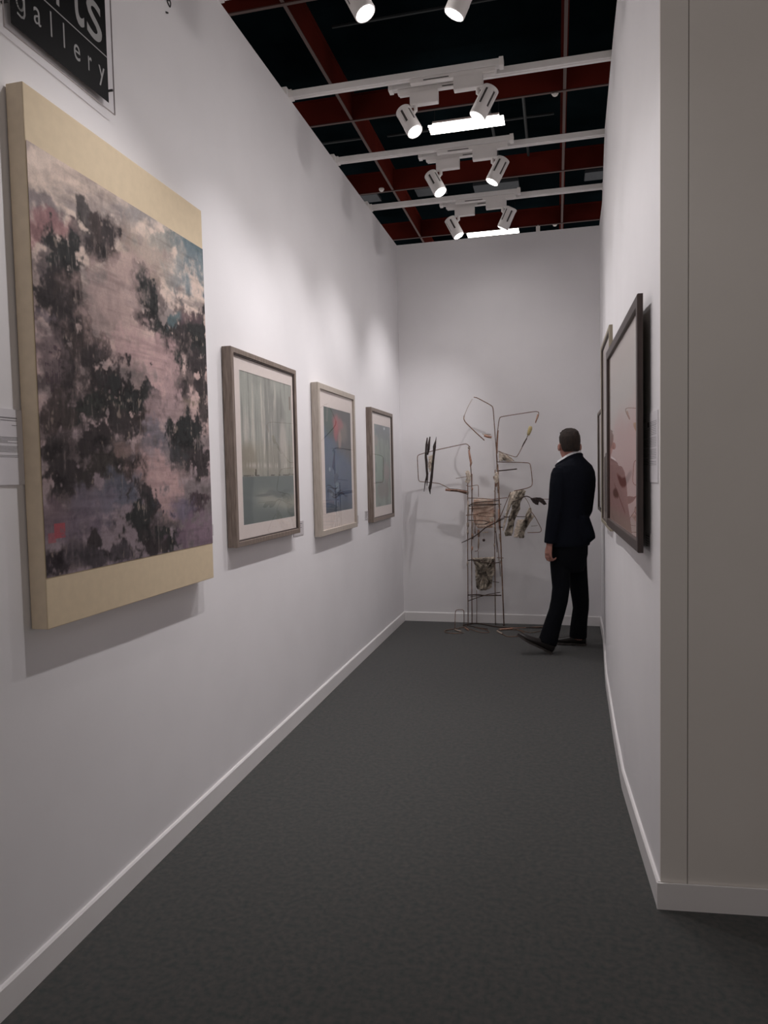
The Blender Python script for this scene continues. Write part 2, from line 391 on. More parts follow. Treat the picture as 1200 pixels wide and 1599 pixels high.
ROWS = [(2.2, 2.05, 2.25, 1.0, 1.0), (3.1, 3.15, 2.85, 1.0, 1.0), (4.0, 3.75, 3.5, 1.0, 1.0), (4.9, 4.7, 4.4, 1.0, 1.0), (5.82, 6.20, 5.75, 1.1, 1.0)]
where = {2.2: 'out of view over the camera', 3.1: 'nearest pair, at the top edge', 4.0: 'second pair from the top edge', 4.9: 'third pair from the top edge', 5.82: 'last pair before the end wall'}
for y, tl, tr, pl, pr in ROWS:
    dy = -.10 if y in (2.2, 3.1) else .088
    lightbar(y, -1.47, -.272, 'white track from the left wall, ' + names[y])
    lightbar(y+dy, -.90, .335 if y < 5 else .37, 'white track from the right wall, ' + names[y])
    spotlight(-.535, y, 1, (-1.47, tl, 1.30), 'right spotlight aimed at the left wall, ' + where[y], SPOT_W*pl)
    spotlight(-.625, y+dy, -1, (.31, tr, 1.25), 'left spotlight aimed at the right wall, ' + where[y], SPOT_W*pr*.52)
for px, py, lb in ((447, 131, 'small white bracket on top of the left wall beside the second track'), (521, 236, 'small white bracket on top of the left wall beside the third track'), (573, 308, 'small white bracket on top of the left wall beside the last track')):
    yy = PXW(px, py, -1.49).y
    o = MB().box(-.02, .02, -.035, .035, 0, .045, bev=.004).build('wall_bracket', TRACKW); o.location = (-1.495, yy, H); tag(o, lb, 'bracket', 'white brackets on the wall top')
o = MB().box(-.018, .018, -.012, .012, 0, .055, bev=.003).add([(-.006, -.006, .055), (.006, -.006, .055), (.006, .006, .055), (-.006, .006, .055), (0, 0, .07)], [(0, 1, 4), (1, 2, 4), (2, 3, 4), (3, 0, 4)]).build('wall_clip', TRACKW2)
o.location = (-.150, D+.03, H); tag(o, 'tiny white clip standing on top of the end wall', 'clip')

# ------------------------------------------------------------------ painted prints
def vnoise(u, v, fx, fy, seed):
    rs = np.random.RandomState(seed); g = rs.rand(64, 64)
    x = u*fx; y = v*fy; xi = np.floor(x).astype(int); yi = np.floor(y).astype(int); a = x-xi; b = y-yi
    a = a*a*(3-2*a); b = b*b*(3-2*b)
    G = lambda i, j: g[i % 64, j % 64]
    return (G(xi, yi)*(1-a)+G(xi+1, yi)*a)*(1-b)+(G(xi, yi+1)*(1-a)+G(xi+1, yi+1)*a)*b
def fbm(u, v, fx, fy, seed, o=5, gain=.55):
    s = 0; a = 1; t = 0
    for k in range(o):
        s = s+a*vnoise(u+.37*k, v+.19*k, fx*2**k, fy*2**k, seed+k); t += a; a *= gain
    return s/t
def lin(c): c = np.asarray(c, float); return np.where(c <= .04045, c/12.92, ((c+.055)/1.055)**2.4)
def mixc(c, col, m): m = np.clip(m, 0, 1)[..., None]; return c*(1-m)+np.asarray(col, float)*m
def sstep(a, b, x): t = np.clip((x-a)/(b-a), 0, 1); return t*t*(3-2*t)
def print_mesh(name, W, Hh, nx, ny, fn, parent, zc=0, y=0, m=None):
    u, v = np.meshgrid(np.linspace(0, 1, nx), np.linspace(0, 1, ny))
    col = lin(np.clip(fn(u, v), 0, 1))
    vt = np.stack([(u-.5)*W, np.full_like(u, y), (v)*Hh], -1).reshape(-1, 3)
    idx = np.arange(nx*ny).reshape(ny, nx)
    F = np.stack([idx[:-1, :-1], idx[:-1, 1:], idx[1:, 1:], idx[1:, :-1]], -1).reshape(-1, 4)
    me = bpy.data.meshes.new(name); me.from_pydata(vt, [], F.tolist())
    at = me.color_attributes.new('paint', 'FLOAT_COLOR', 'POINT')
    at.data.foreach_set('color', np.concatenate([col.reshape(-1, 3), np.ones((nx*ny, 1))], 1).astype(np.float32).ravel())
    me.materials.append(m or PRINT); me.update()
    o = bpy.data.objects.new(name, me); C.objects.link(o); o.parent = parent; o.location = (0, 0, zc); return o

# large mounted landscape: local x = world y, measured from its centre 2.226
BX, BY0, BY1, BZ0, BZ1 = -1.407, 1.722, 2.730, 1.017, 2.528
def big_uv(px, py):
    p = PXW(px, py, BX); return (p.y-BY0)/(BY1-BY0), (p.z-1.164)/(2.373-1.164)
def big_paint(u, v):
    V_ = v*1.2
    wu = u+.05*(fbm(u, V_, 7, 7, 11, 5)-.5)*2.2; wv = v+.045*(fbm(u, V_, 7, 7, 31, 5)-.5)*2.2
    n1 = fbm(u, V_, 4, 5, 3, 6, .62); n2 = fbm(u+V_*.35, V_-u*.1, 3, 9, 51, 6, .6); n3 = fbm(u, V_, 22, 22, 71, 4, .65); n4 = fbm(u, V_, 40, 26, 91, 3, .7)
    cream = np.array([.93, .85, .795]); pink = np.array([.87, .755, .73]); lav = np.array([.60, .55, .585]); grey = np.array([.52, .485, .49])
    c = np.ones(u.shape+(3,))*pink
    c = mixc(c, cream, sstep(.50, .90, v+.3*(n2-.5)))
    c = mixc(c, lav, sstep(.50, .10, v+.5*(n1-.5))*.85)
    c = mixc(c, grey, sstep(.50, .66, n2)*.65)
    c = mixc(c, [.40, .37, .37], sstep(.56, .74, n1)*.45)
    def spot(px, py, rx, ry, col, amt, soft=.7, rot=0, use=n3, hard=1.35):
        nonlocal c
        cu, cv = big_uv(px, py)
        cu1, cv1 = big_uv(px+rx, py); cu2, cv2 = big_uv(px, py-ry)
        ru = abs(cu1-cu)+1e-4; rv = abs(cv2-cv)+1e-4
        du = (wu-cu)/ru; dv = (wv-cv-(cv1-cv)*(wu-cu)/(cu1-cu))/rv
        if rot: cr, sr = math.cos(rot), math.sin(rot); du, dv = du*cr+dv*sr, -du*sr+dv*cr
        d = np.sqrt(du*du+dv*dv)+(use-.5)*hard*2
        c = mixc(c, col, (1-sstep(1-soft*.5, 1+soft*.5, d))*amt)
    dk = [.255, .23, .235]; dg = [.205, .21, .21]; br = [.31, .27, .265]
    teal = [.42, .50, .52]
    for a in ((90, 455, 42, 75), (112, 560, 34, 60), (165, 615, 80, 50), (100, 690, 45, 70), (115, 760, 50, 34), (180, 715, 55, 50), (292, 535, 36, 55), (292, 700, 30, 50), (238, 825, 40, 50), (105, 870, 55, 26), (160, 385, 30, 34), (238, 465, 22, 44), (295, 610, 26, 40)):
        spot(*a, [.36, .32, .32], .72, .9, 0, n3, 1.5)
    for a in ((75, 232, 40, 10), (120, 285, 50, 9)): spot(*a, [.60, .54, .53], .5, 1.2)
    spot(285, 378, 40, 24, teal, .85, 1.2); spot(305, 405, 30, 40, [.44, .52, .56], .8, 1.2); spot(225, 330, 40, 18, [.50, .50, .52], .6, 1.2)
    spot(230, 400, 50, 40, [.90, .80, .73], .55, 1.4); spot(120, 300, 60, 26, [.92, .83, .77], .6, 1.4)
    spot(70, 330, 30, 22, [.46, .43, .45], .7, 1.1); spot(80, 360, 40, 14, [.66, .47, .48], .7, 1.2); spot(60, 400, 22, 16, [.40, .36, .37], .7)
    spot(133, 345, 12, 26, [.33, .31, .31], .9, .6); spot(122, 372, 12, 22, [.42, .38, .38], .7, .7); spot(160, 385, 20, 26, dk, .95, .5); spot(150, 365, 9, 22, br, .9, .5); spot(178, 405, 12, 12, br, .9, .5)
    spot(100, 412, 32, 30, dg, .95, .5); spot(80, 455, 34, 38, dk, .95, .5); spot(112, 470, 26, 34, br, .85, .6); spot(105, 500, 34, 30, dk, .95, .5); spot(130, 525, 24, 28, br, .8, .5); spot(150, 560, 26, 24, dk, .85, .5)
    spot(222, 440, 10, 26, dg, 1., .4, -.3); spot(236, 470, 13, 26, dg, 1., .4, -.3); spot(225, 486, 20, 12, dk, .9, .5); spot(258, 505, 24, 18, dg, .95, .5); spot(280, 530, 22, 26, dk, .95, .45); spot(310, 530, 16, 34, dg, .95, .45); spot(270, 495, 14, 10, teal, .8, .7); spot(300, 500, 14, 12, [.45, .36, .38], .6)
    spot(276, 574, 17, 16, dg, 1., .45); spot(305, 572, 18, 18, dk, .95, .5); spot(288, 615, 12, 16, dk, .9, .5); spot(315, 610, 12, 24, dk, .9, .5); spot(300, 640, 20, 12, [.55, .50, .44], .7)
    spot(190, 415, 40, 18, [.82, .715, .69], .7, 1.2); spot(175, 465, 40, 40, [.80, .695, .675], .75, 1.2); spot(225, 540, 34, 32, [.85, .715, .71], .85, 1.1); spot(255, 590, 26, 30, [.85, .715, .71], .85, 1.1)
    spot(105, 560, 16, 28, dk, .8, .6); spot(75, 545, 26, 40, [.55, .48, .49], .7, 1.); spot(70, 500, 14, 12, [.50, .46, .50], .6)
    spot(175, 600, 44, 34, dk, .95, .45); spot(205, 620, 40, 34, dg, .95, .4); spot(150, 640, 46, 30, [.22, .23, .22], .9, .5); spot(225, 650, 26, 22, br, .9, .5); spot(190, 660, 40, 20, dk, .8, .5)
    spot(95, 640, 26, 34, br, .8, .5); spot(85, 700, 34, 26, dk, .85, .5); spot(100, 740, 32, 26, dk, 1., .4); spot(135, 750, 22, 20, dk, .9, .5); spot(150, 690, 26, 24, dk, .9, .5); spot(180, 735, 34, 34, [.26, .24, .23], .9, .5); spot(215, 740, 22, 30, br, .9, .5); spot(200, 700, 22, 14, [.62, .52, .50], .6)
    spot(262, 640, 28, 30, [.76, .655, .66], .8, 1.1); spot(248, 690, 22, 30, [.54, .52, .56], .8, 1.1); spot(250, 750, 28, 46, [.84, .70, .69], .85, 1.)
    spot(290, 685, 26, 26, dg, 1., .45); spot(308, 715, 24, 22, dk, .95, .5); spot(275, 710, 14, 22, [.30, .30, .31], .8); spot(320, 650, 14, 14, dk, .8)
    spot(190, 780, 34, 26, [.38, .40, .46], .75, 1.); spot(150, 790, 34, 24, [.52, .48, .53], .8, 1.1); spot(120, 830, 50, 26, [.47, .42, .47], .8, 1.1); spot(75, 800, 30, 30, [.50, .43, .46], .7, 1.)
    spot(225, 775, 14, 14, dk, .9, .5); spot(238, 800, 14, 14, dk, .95, .4); spot(222, 830, 24, 34, dg, .95, .45); spot(262, 838, 22, 22, dg, .95, .4); spot(240, 850, 20, 14, dk, .9)
    spot(310, 780, 14, 16, [.30, .25, .27], .9); spot(285, 790, 18, 14, [.45, .42, .50], .7, 1.); spot(310, 835, 26, 26, [.55, .46, .52], .8, 1.)
    spot(155, 850, 20, 14, dk, .9, .5); spot(90, 875, 26, 20, [.24, .21, .23], .9, .5); spot(130, 870, 22, 14, [.40, .37, .39], .7); spot(180, 870, 40, 14, [.28, .26, .28], .8, .6)
    # ragged ink texture and scratched light touches inside the dark masses
    lum = c.mean(-1)
    c = c*(1-.42*(sstep(.50, .72, n3)*sstep(.66, .30, lum+.25*(n1-.5)))[..., None])
    sp = sstep(.70, .80, n4)*sstep(.50, .25, lum)
    c = mixc(c, [.60, .54, .50], sp*.75)
    streak = fbm(u, V_, 6, 60, 131, 3)
    c = c*(1-.09*sstep(.50, .75, streak)[..., None])
    vs = fbm(u, V_, 70, 12, 231, 4, .7); c = c*(1+.22*((vs-.5)*2*sstep(.6, .3, lum))[..., None]); c = mixc(c, [.66, .60, .57], sstep(.66, .80, vs)*sstep(.55, .3, lum)*.5)
    c = c*(.93+.16*(n4-.5))[..., None]
    for dx, dy in ((238, 0),): pass
    # red seal
    su, sv = big_uv(92, 828); m = (np.abs(u-su) < .023)*(np.abs(v-sv) < .018); c = mixc(c, [.66, .33, .36], m*(.45+.45*(n4 > .45)))
    su, sv = big_uv(80, 840); m = (np.abs(u-su) < .016)*(np.abs(v-sv) < .012); c = mixc(c, [.68, .33, .36], m*.55)
    # column of faint written characters left of the middle
    for px, y0, y1 in ((72, 545, 610), (79, 548, 612), (86, 540, 604), (93, 545, 600)):
        a, va = big_uv(px, y0); b, vb = big_uv(px, y1)
        m = (np.abs(u-(a+b)/2) < .0075)*(v < va)*(v > vb)*(fbm(u, V_, 90, 75, 17+px, 2) > .50); c = mixc(c, [.27, .22, .25], m*.6)
    return c
bp = empty('landscape_painting', (BX, (BY0+BY1)/2, BZ0), PI/2, 'large cream-bordered ink landscape with dark cliffs and pink mist, on the left wall', 'painting')
Wb, Hb = BY1-BY0, BZ1-BZ0
cv = MB().box(-Wb/2, Wb/2, .0, .055, 0, Hb, bev=.003)
cv.mi = []
co = cv.add([], []) and None
me_ = obj('canvas', cv.v, cv.f, [CANVAS, CANVAS_S], bp)
for p_ in me_.data.polygons:
    p_.material_index = 0 if p_.normal.y < -.5 or (p_.center.y < .002) else 1
me_.rotation_euler = (0, 0, 0)
print_mesh('printed_landscape', Wb-.004, 1.209, 340, 420, big_paint, bp, 1.164-BZ0, -.0015)

# framed pictures -----------------------------------------------------
def rect_ring(mb, x0, x1, z0, z1, wd, yf, yb, mi=0, bev=.0025):
    """four mitred rails; front at yf (smaller y), back at yb"""
    o = [(x0, z0), (x1, z0), (x1, z1), (x0, z1)]; i = [(x0+wd, z0+wd), (x1-wd, z0+wd), (x1-wd, z1-wd), (x0+wd, z1-wd)]
    b = bev; v = []
    def rg(pts, off, y):
        for k, (x, z) in enumerate(pts):
            sx = (1 if k in (0, 3) else -1)*off; sz = (1 if k in (0, 1) else -1)*off; v.append((x+sx, y, z+sz))
    rg(o, 0, yb); rg(o, 0, yf+b); rg(o, b, yf); rg(i, -b, yf); rg(i, 0, yf+b); rg(i, 0, yb)
    f = []
    for r_ in range(6):
        for k in range(4):
            a = r_*4; c = ((r_+1) % 6)*4; f.append((a+k, a+(k+1) % 4, c+(k+1) % 4, c+k))
    mb.add(v, [q[::-1] for q in f], mi)
def framed(name, label, loc, rz, W, Hh, face, depth, wood, fn, art, res, lip=True, group=None, prof=0, matm=None):
    """art = (x0,x1,z0,z1) of the print in local coordinates from the left-bottom corner"""
    r = empty(name, loc, rz, label, 'picture', group)
    mb = MB(); rect_ring(mb, -W/2, W/2, 0, Hh, face, 0, depth); fr = mb.build('frame', wood, r)
    bm = bmesh.new(); bm.from_mesh(fr.data); bmesh.ops.recalc_face_normals(bm, faces=bm.faces); bm.to_mesh(fr.data); bm.free()
    if lip:
        mb = MB(); rect_ring(mb, -W/2+face, W/2-face, face, Hh-face, .006, .004, .014, bev=.001); lp = mb.build('inner_lip', LIP, r)
        bm = bmesh.new(); bm.from_mesh(lp.data); bmesh.ops.recalc_face_normals(bm, faces=bm.faces); bm.to_mesh(lp.data); bm.free()
    i = face-.001
    MB().box(-W/2+i, W/2-i, depth-.0045, depth-.001, i, Hh-i).build('backing', BACKING, r)
    if art:
        ax0, ax1, az0, az1 = art; mb = MB()
        X = [-W/2+i, -W/2+ax0, -W/2+ax1, W/2-i]; Z = [i, az0, az1, Hh-i]
        for a in range(3):
            for b in range(3):
                if a == 1 and b == 1: continue
                mb.box(X[a], X[a+1], .0125, .0145, Z[b], Z[b+1])
        mb.build('mat_board', matm or MAT, r)
        p = print_mesh('artwork', ax1-ax0+.004, az1-az0+.004, res[0], res[1], fn, r, az0-.002, .0142)
        p.location.x = -W/2+(ax0+ax1)/2
    else:
        p = print_mesh('artwork', W-2*i, Hh-2*i, res[0], res[1], fn, r, i, .013)
    g = MB(); g.add([(-W/2+i, .009, i), (W/2-i, .009, i), (W/2-i, .009, Hh-i), (-W/2+i, .009, Hh-i)], [(0, 1, 2, 3)]).build('glass', GLASS, r)
    return r
def paint1(u, v):      # grey misty forest above a still lake
    st = fbm(u, v, 26, 1.6, 5, 5, .7); st2 = fbm(u, v, 60, 3, 25, 4, .7); n = fbm(u, v, 4, 3, 45, 5)
    c = np.ones(u.shape+(3,))*np.array([.66, .67, .64])
    c = mixc(c, [.55, .55, .53], sstep(.4, .6, n)*.6); c = mixc(c, [.64, .62, .56], sstep(.55, .2, np.abs(v-.42)*3)*.5)
    c = mixc(c, [.83, .81, .77], sstep(.56, .72, st)*.75*sstep(.32, .55, v+.1*n))
    c = mixc(c, [.78, .755, .72], sstep(.60, .78, st2)*.6*sstep(1.0, .5, v)); c = mixc(c, [.47, .47, .45], sstep(.42, .28, st)*.5)
    for a, b, w_, h_ in ((.80, .52, .09, .16), (.78, .60, .05, .12), (.10, .62, .05, .1)):
        d = ((u-a)/w_)**2+((v-b)/h_)**2; c = mixc(c, [.78, .76, .73], sstep(1.6, .2, d+.9*(st-.5))*.6)
    d = ((u-.12)/.16)**2+((v-.42)/.12)**2; c = mixc(c, [.56, .52, .45], sstep(1.5, .2, d)*.5)
    c = mixc(c, [.82, .80, .77], sstep(.03, .0, np.abs(v-.36-.05*st))*sstep(.45, .65, st)*.8)
    lake = sstep(.318, .312, v)
    L = np.ones_like(c)*np.array([.475, .51, .50]); L = mixc(L, [.66, .66, .62], np.exp(-((v-.135-.03*np.sin(u*5))/.055)**2)*sstep(.2, .5, u+.2*n)*.85)
    L = mixc(L, [.44, .47, .46], sstep(.09, .0, v)*.4); L = mixc(L, [.38, .41, .41], sstep(.22, .16, u+.03*np.sin(v*12))*.55)
    d = ((u-.65-.6*(v-.18))/.24)**2+((v-.19-.012*np.sin(u*16))/.022)**2; L = mixc(L, [.35, .38, .38], sstep(1.8, .1, d+1.6*(n-.5))*.4)
    d = ((u-.38)/.16)**2+((v-.185)/.010)**2; L = mixc(L, [.42, .44, .44], sstep(1.5, .3, d)*.6)
    c = c*(1-lake[..., None])+L*lake[..., None]
    c = mixc(c, [.24, .23, .21], sstep(.006, .0, np.abs(v-.318-.006*st2))*sstep(.45, .6, fbm(u, v, 24, 1, 9, 3))*.9)
    c = mixc(c, [.28, .25, .20], (np.abs(u-.24-.08*(v-.34)) < .012)*(v > .318)*(v < .365)*.8)
    c = mixc(c, [.40, .30, .24], (np.abs(u-.955) < .014)*(np.abs(v-.86) < .05)*.5)
    return c
def paint2(u, v):      # blue field with a red bloom
    n = fbm(u, v*1.3, 4, 5, 8, 6, .6); n2 = fbm(u, v, 9, 14, 28, 5)
    c = np.ones(u.shape+(3,))*np.array([.37, .425, .51]); c = mixc(c, [.31, .375, .48], sstep(.45, .7, n)*.7)
    c = mixc(c, [.34, .42, .475], sstep(.5, .75, n2)*.6); c = mixc(c, [.35, .385, .40], sstep(.12, .0, v+.1*(n-.5))*.6)
    top = sstep(.56, .72, v+.55*(u-.5)*.6+.15*(n-.5)); c = mixc(c, [.37, .36, .355], top*.85)
    c = mixc(c, [.31, .40, .37], sstep(.05, .0, ((u-.16)**2+(v-.90)**2))*.7); c = mixc(c, [.56, .53, .52], (np.abs(u-.12-.2*(v-.9)) < .03)*(v > .86)*.5)
    c = mixc(c, [.54, .50, .48], sstep(1.3, .2, ((u-.72)/.17)**2+((v-.78)/.12)**2+.9*(n2-.5))*.75)
    c = mixc(c, [.66, .56, .53], sstep(1.3, .2, ((u-.56)/.07)**2+((v-.71)/.10)**2+.9*(n2-.5))*.8)
    c = mixc(c, [.68, .43, .44], sstep(2.0, .1, ((u-.50)/.18)**2+((v-.87)/.07)**2+1.6*(n2-.5))*.75)
    c = mixc(c, [.70, .37, .39], sstep(1.9, .1, ((u-.42)/.08)**2+((v-.80)/.10)**2+1.6*(n2-.5))*.75)
    c = mixc(c, [.17, .22, .30], sstep(.0045, .001, np.abs(v-.615))*sstep(.2, .3, u)*.9)  # dark level line: a reflection in the glass, put into the print colour
    c = mixc(c, [.62, .66, .70], sstep(1.3, .3, ((u-.17)/.035)**2+((v-.415)/.022)**2)*.8)
    c = mixc(c, [.55, .62, .66], sstep(1.3, .3, ((u-.42)/.08)**2+((v-.25)/.05)**2+.8*(n2-.5))*.75)
    for a, b, w_ in ((.25, .245, .22), (.35, .185, .3), (.5, .16, .3), (.2, .20, .14)):
        c = mixc(c, [.14, .19, .26], sstep(1.4, .5, ((u-a)/w_)**2+((v-b-.02*np.sin(u*14))/.010)**2+.8*(n2-.5))*.8)
    c = mixc(c, [.50, .55, .58], sstep(1.3, .3, ((u-.22)/.05)**2+((v-.175)/.018)**2)*.7)
    return c
def paint3(u, v):      # pale sea-green abstract
    n = fbm(u, v*1.3, 5, 5, 18, 6, .62); n2 = fbm(u, v, 12, 9, 38, 5); st = fbm(u, v, 14, 2, 58, 4)
    c = np.ones(u.shape+(3,))*np.array([.56, .61, .57]); c = mixc(c, [.47, .50, .54], sstep(.72, .95, v+.3*(n-.5))*.8)
    c = mixc(c, [.60, .65, .58], sstep(.5, .7, n)*.6); c = mixc(c, [.40, .43, .42], sstep(.52, .35, n2)*.45)
    c = mixc(c, [.55, .63, .575], sstep(1.5, .2, (np.abs(u-.28)/.22)**4+(np.abs(v-.47)/.17)**4+.4*(n2-.5))*.85)
    c = mixc(c, [.22, .26, .25], sstep(.016, .004, np.abs(u-.48-.05*np.sin(v*9)-.05*(n2-.5)))*sstep(.3, .4, v)*sstep(.62, .5, v)*.6)
    c = mixc(c, [.20, .24, .23], sstep(.014, .004, np.abs(u-.08))*(v > .42)*(v < .54)*.8); c = mixc(c, [.25, .28, .28], sstep(.006, .001, np.abs(v-.30))*(u < .36)*.7)
    c = mixc(c, [.62, .555, .54], sstep(1.3, .2, ((u-.72)/.2)**2+((v-.42)/.14)**2+.9*(n2-.5))*.7); c = mixc(c, [.52, .47, .46], sstep(1.3, .2, ((u-.5)/.4)**2+((v-.2)/.12)**2+.9*(st-.5))*.6)
    c = mixc(c, [.80, .84, .84], sstep(1.2, .3, ((u-.62)/.05)**2+((v-.965)/.018)**2)*.9); c = mixc(c, [.66, .60, .56], sstep(1.3, .2, ((u-.1)/.12)**2+((v-.8)/.07)**2+.9*(n2-.5))*.6)
    c = mixc(c, [.62, .67, .66], sstep(.5, .7, st)*sstep(.3, .0, v)*.5)
    return c
def paint4(u, v):      # cream paper flushing to pink
    n = fbm(u, v, 3, 4, 66, 5); n2 = fbm(u, v, 14, 14, 86, 4)
    c = np.ones(u.shape+(3,))*np.array([.84, .80, .77]); c = mixc(c, [.77, .77, .75], np.exp(-((v-.72)/.14)**2)*.5)
    c = mixc(c, [.82, .63, .61], sstep(.72, .42, v+.25*(n-.5)+.12*(.5-u))*.85)
    c = mixc(c, [.82, .72, .67], sstep(.11, .03, v)*.7)
    c = mixc(c, [.46, .20, .16], sstep(1.3, .5, ((u-.56)/.24)**2+((v-.27-.03*np.sin(u*9))/.026)**2+.9*(n2-.5))*.75)
    c = mixc(c, [.40, .22, .17], sstep(1.3, .4, ((u-.25)/.12)**2+((v-.17)/.030)**2+.9*(n2-.5))*.7)
    c = mixc(c, [.52, .26, .22], sstep(.008, .002, np.abs(v-.12-.35*(.5-u)))*(u > .2)*(u < .6)*.6)
    return c
def paint5(u, v):
    n = fbm(u, v, 3, 5, 166, 5)
    c = np.ones(u.shape+(3,))*np.array([.80, .76, .745]); return mixc(c, [.74, .70, .69], sstep(.4, .7, n)*.6)
lw = PI/2
framed('framed_picture', 'grey-brown framed picture of misty grey forest above a lake, beside the large landscape', (-1.427, (3.008+3.838)/2, 1.112), lw, .830, .918, .026, .046, WOODG, paint1, (.105, .778, .097, .826), (150, 200), group=None)
framed('framed_picture', 'pale grey framed blue print with a red bloom on the left wall', (-1.427, (4.215+5.045)/2, 1.052), lw, .830, .959, .036, .046, WOODL, paint2, (.135, .744, .138, .823), (130, 170), lip=False)
framed('framed_picture', 'brown frame with a pale sea-green abstract print, farthest small frame on the left wall', (-1.427, (5.513+6.275)/2, 1.048), lw, .762, .920, .030, .046, WOODG, paint3, (.130, .700, .117, .796), (110, 150))
rw = -PI/2
NR = .016
framed('framed_picture', 'large dark brown frame with a pink and cream work, nearest frame on the right wall', (.257, (2.575+3.83)/2, 1.148), rw+NR, 1.255, .878, .040, .019, WOODD, paint4, None, (170, 130), lip=False)
framed('framed_picture', 'champagne framed pale picture, middle of three on the right wall', (.275, (4.03+4.78)/2, 1.10), rw, .75, 1.105, .022, .024, WOODC, paint5, (.06, .69, .07, 1.03), (40, 60), lip=True)
framed('framed_picture', 'thin framed picture mostly hidden behind the others, farthest on the right wall', (.330, 6.02-.1, 1.10), rw, .62, .80, .020, .022, WOODG, paint5, (.06, .56, .06, .74), (40, 60))

# ------------------------------------------------------------------ sign, sheets, captions
def text_mesh(ch, size):
    cu = bpy.data.curves.new('t', 'FONT'); cu.body = ch; cu.size = size; cu.resolution_u = 4; cu.offset = 0
    t = bpy.data.objects.new('t', cu); C.objects.link(t); bpy.context.view_layer.update()
    dg = bpy.context.evaluated_depsgraph_get(); me = bpy.data.meshes.new_from_object(t.evaluated_get(dg))
    v = [q.co.copy() for q in me.vertices]; f = [tuple(p.vertices) for p in me.polygons]
    bpy.data.objects.remove(t, do_unlink=True); bpy.data.meshes.remove(me); return v, f
def glyph(mb, ch, xc, z0, w_, h_, y, thick=.0008):
    v, f = text_mesh(ch, 1.0); x0 = min(a.x for a in v); x1 = max(a.x for a in v); y0 = min(a.y for a in v); y1 = max(a.y for a in v)
    mb.add([(xc+((a.x-x0)/(x1-x0)-.5)*w_, y, z0+(a.y-y0)/(y1-y0)*h_) for a in v], [q for q in f])
SX = -1.447
sg = empty('gallery_sign', (SX, 1.9635, 2.672), PI/2, 'clear acrylic sign with black panel lettered arts gallery above the large landscape', 'sign')
yo = -1.9635
def sy(y): return y+yo
ST = .58
MB().add([(sy(1.712), 0, 0), (sy(2.214), 0, 0), (sy(2.214), 0, ST), (sy(1.712), 0, ST)], [(0, 1, 2, 3)]).build('acrylic_sheet', ACRYL, sg)
mb = MB(); rect_ring(mb, sy(1.712), sy(2.214), 0, ST, .0016, -.0005, .004, bev=.0003); e_ = mb.build('acrylic_edge', ACRED, sg)
MB().box(sy(1.744), sy(2.185), .0040, .0050, .028, ST-.03).build('black_panel', BLACK, sg)
mb = MB()
def ribbon(mb, pts, w_, y):
    for i in range(len(pts)-1):
        a = Vector(pts[i]); b = Vector(pts[i+1]); t = (b-a).normalized()*w_*.5; n_ = Vector((-t.y, t.x)); a2 = a-t*.4; b2 = b+t*.4
        mb.add([(p.x, y, p.y) for p in (a2-n_, b2-n_, b2+n_, a2+n_)], [(0, 1, 2, 3)])
gx, gz = sy(1.781), 2.757-2.672
ribbon(mb, [(gx+.014*math.cos(t*PI/9), gz+.022+.022*math.sin(t*PI/9)) for t in range(19)], .0062, .0036)
ribbon(mb, [(gx+.0165, gz+.046), (gx+.0165, gz-.004), (gx+.012, gz-.015), (gx+.002, gz-.0185), (gx-.012, gz-.015)], .0062, .0035)
for ch, yc, z0, w_, h_ in (('a', 1.850, 2.756, .030, .048), ('l', 1.909, 2.757, .006, .073), ('l', 1.966, 2.757, .006, .073), ('e', 2.026, 2.752, .030, .048), ('r', 2.090, 2.752, .018, .046), ('y', 2.151, 2.735, .032, .064)):
    glyph(mb, ch, sy(yc), z0-2.672, w_, h_, .0036)
for ch, yc, w_, h_ in (('a', 1.852, .080, .125), ('r', 1.962, .050, .125), ('t', 2.040, .058, .19), ('s', 2.122, .078, .125)):
    glyph(mb, ch, sy(yc), 2.868-2.672, w_, h_, .0036)
mb.add([(sy(1.746), .0036, 2.845-2.672), (sy(2.184), .0036, 2.845-2.672), (sy(2.184), .0036, 2.849-2.672), (sy(1.746), .0036, 2.849-2.672)], [(0, 1, 2, 3)])
mb.build('lettering', LETTER, sg)
for a, b in ((1.727, .075), (2.199, .075), (1.727, ST-.03), (2.199, ST-.03)):
    MB().tube([(sy(a), -.003, b), (sy(a), .018, b)], .004, 8).build('standoff_screw', INKD, sg)
def sheet(loc, rz, W, Hh, rows, lb, name='information_sheet', cat='sheet', m=PAPER, dark=None):
    r = empty(name, loc, rz, lb, cat)
    MB().box(-W/2, W/2, 0, .003, 0, Hh).build('paper', m, r)
    mb = MB()
    for x0, x1, z, hh in rows: mb.add([(-W/2+x0*W, -.0004, z*Hh), (-W/2+x1*W, -.0004, z*Hh), (-W/2+x1*W, -.0004, z*Hh+hh), (-W/2+x0*W, -.0004, z*Hh+hh)], [(0, 1, 2, 3)])
    mb.build('text_lines', INK, r)
    if dark:
        mb = MB()
        for x0, x1, z, hh in dark: mb.add([(-W/2+x0*W, -.0005, z*Hh), (-W/2+x1*W, -.0005, z*Hh), (-W/2+x1*W, -.0005, z*Hh+hh), (-W/2+x0*W, -.0005, z*Hh+hh)], [(0, 1, 2, 3)])
        mb.build('heading', INKD, r)
    return r
rows = [(.55, .93, .875, .0035), (.72, .93, .845, .002), (.86, .93, .785, .0015), (.1, .60, .665, .002)]
rows += [(.1, .93 if k % 4 != 3 else .8, .625-.018*k, .0014) for k in range(5)] + [(.1, .93, .505-.018*k, .0014) for k in range(5)] + [(.1, .93, .385-.02*k, .0014) for k in range(2)]
sheet((-1.4605, 1.722-.145, 1.430), lw, .29, .208, rows, 'white landscape-format information sheet with grey text left of the large landscape')
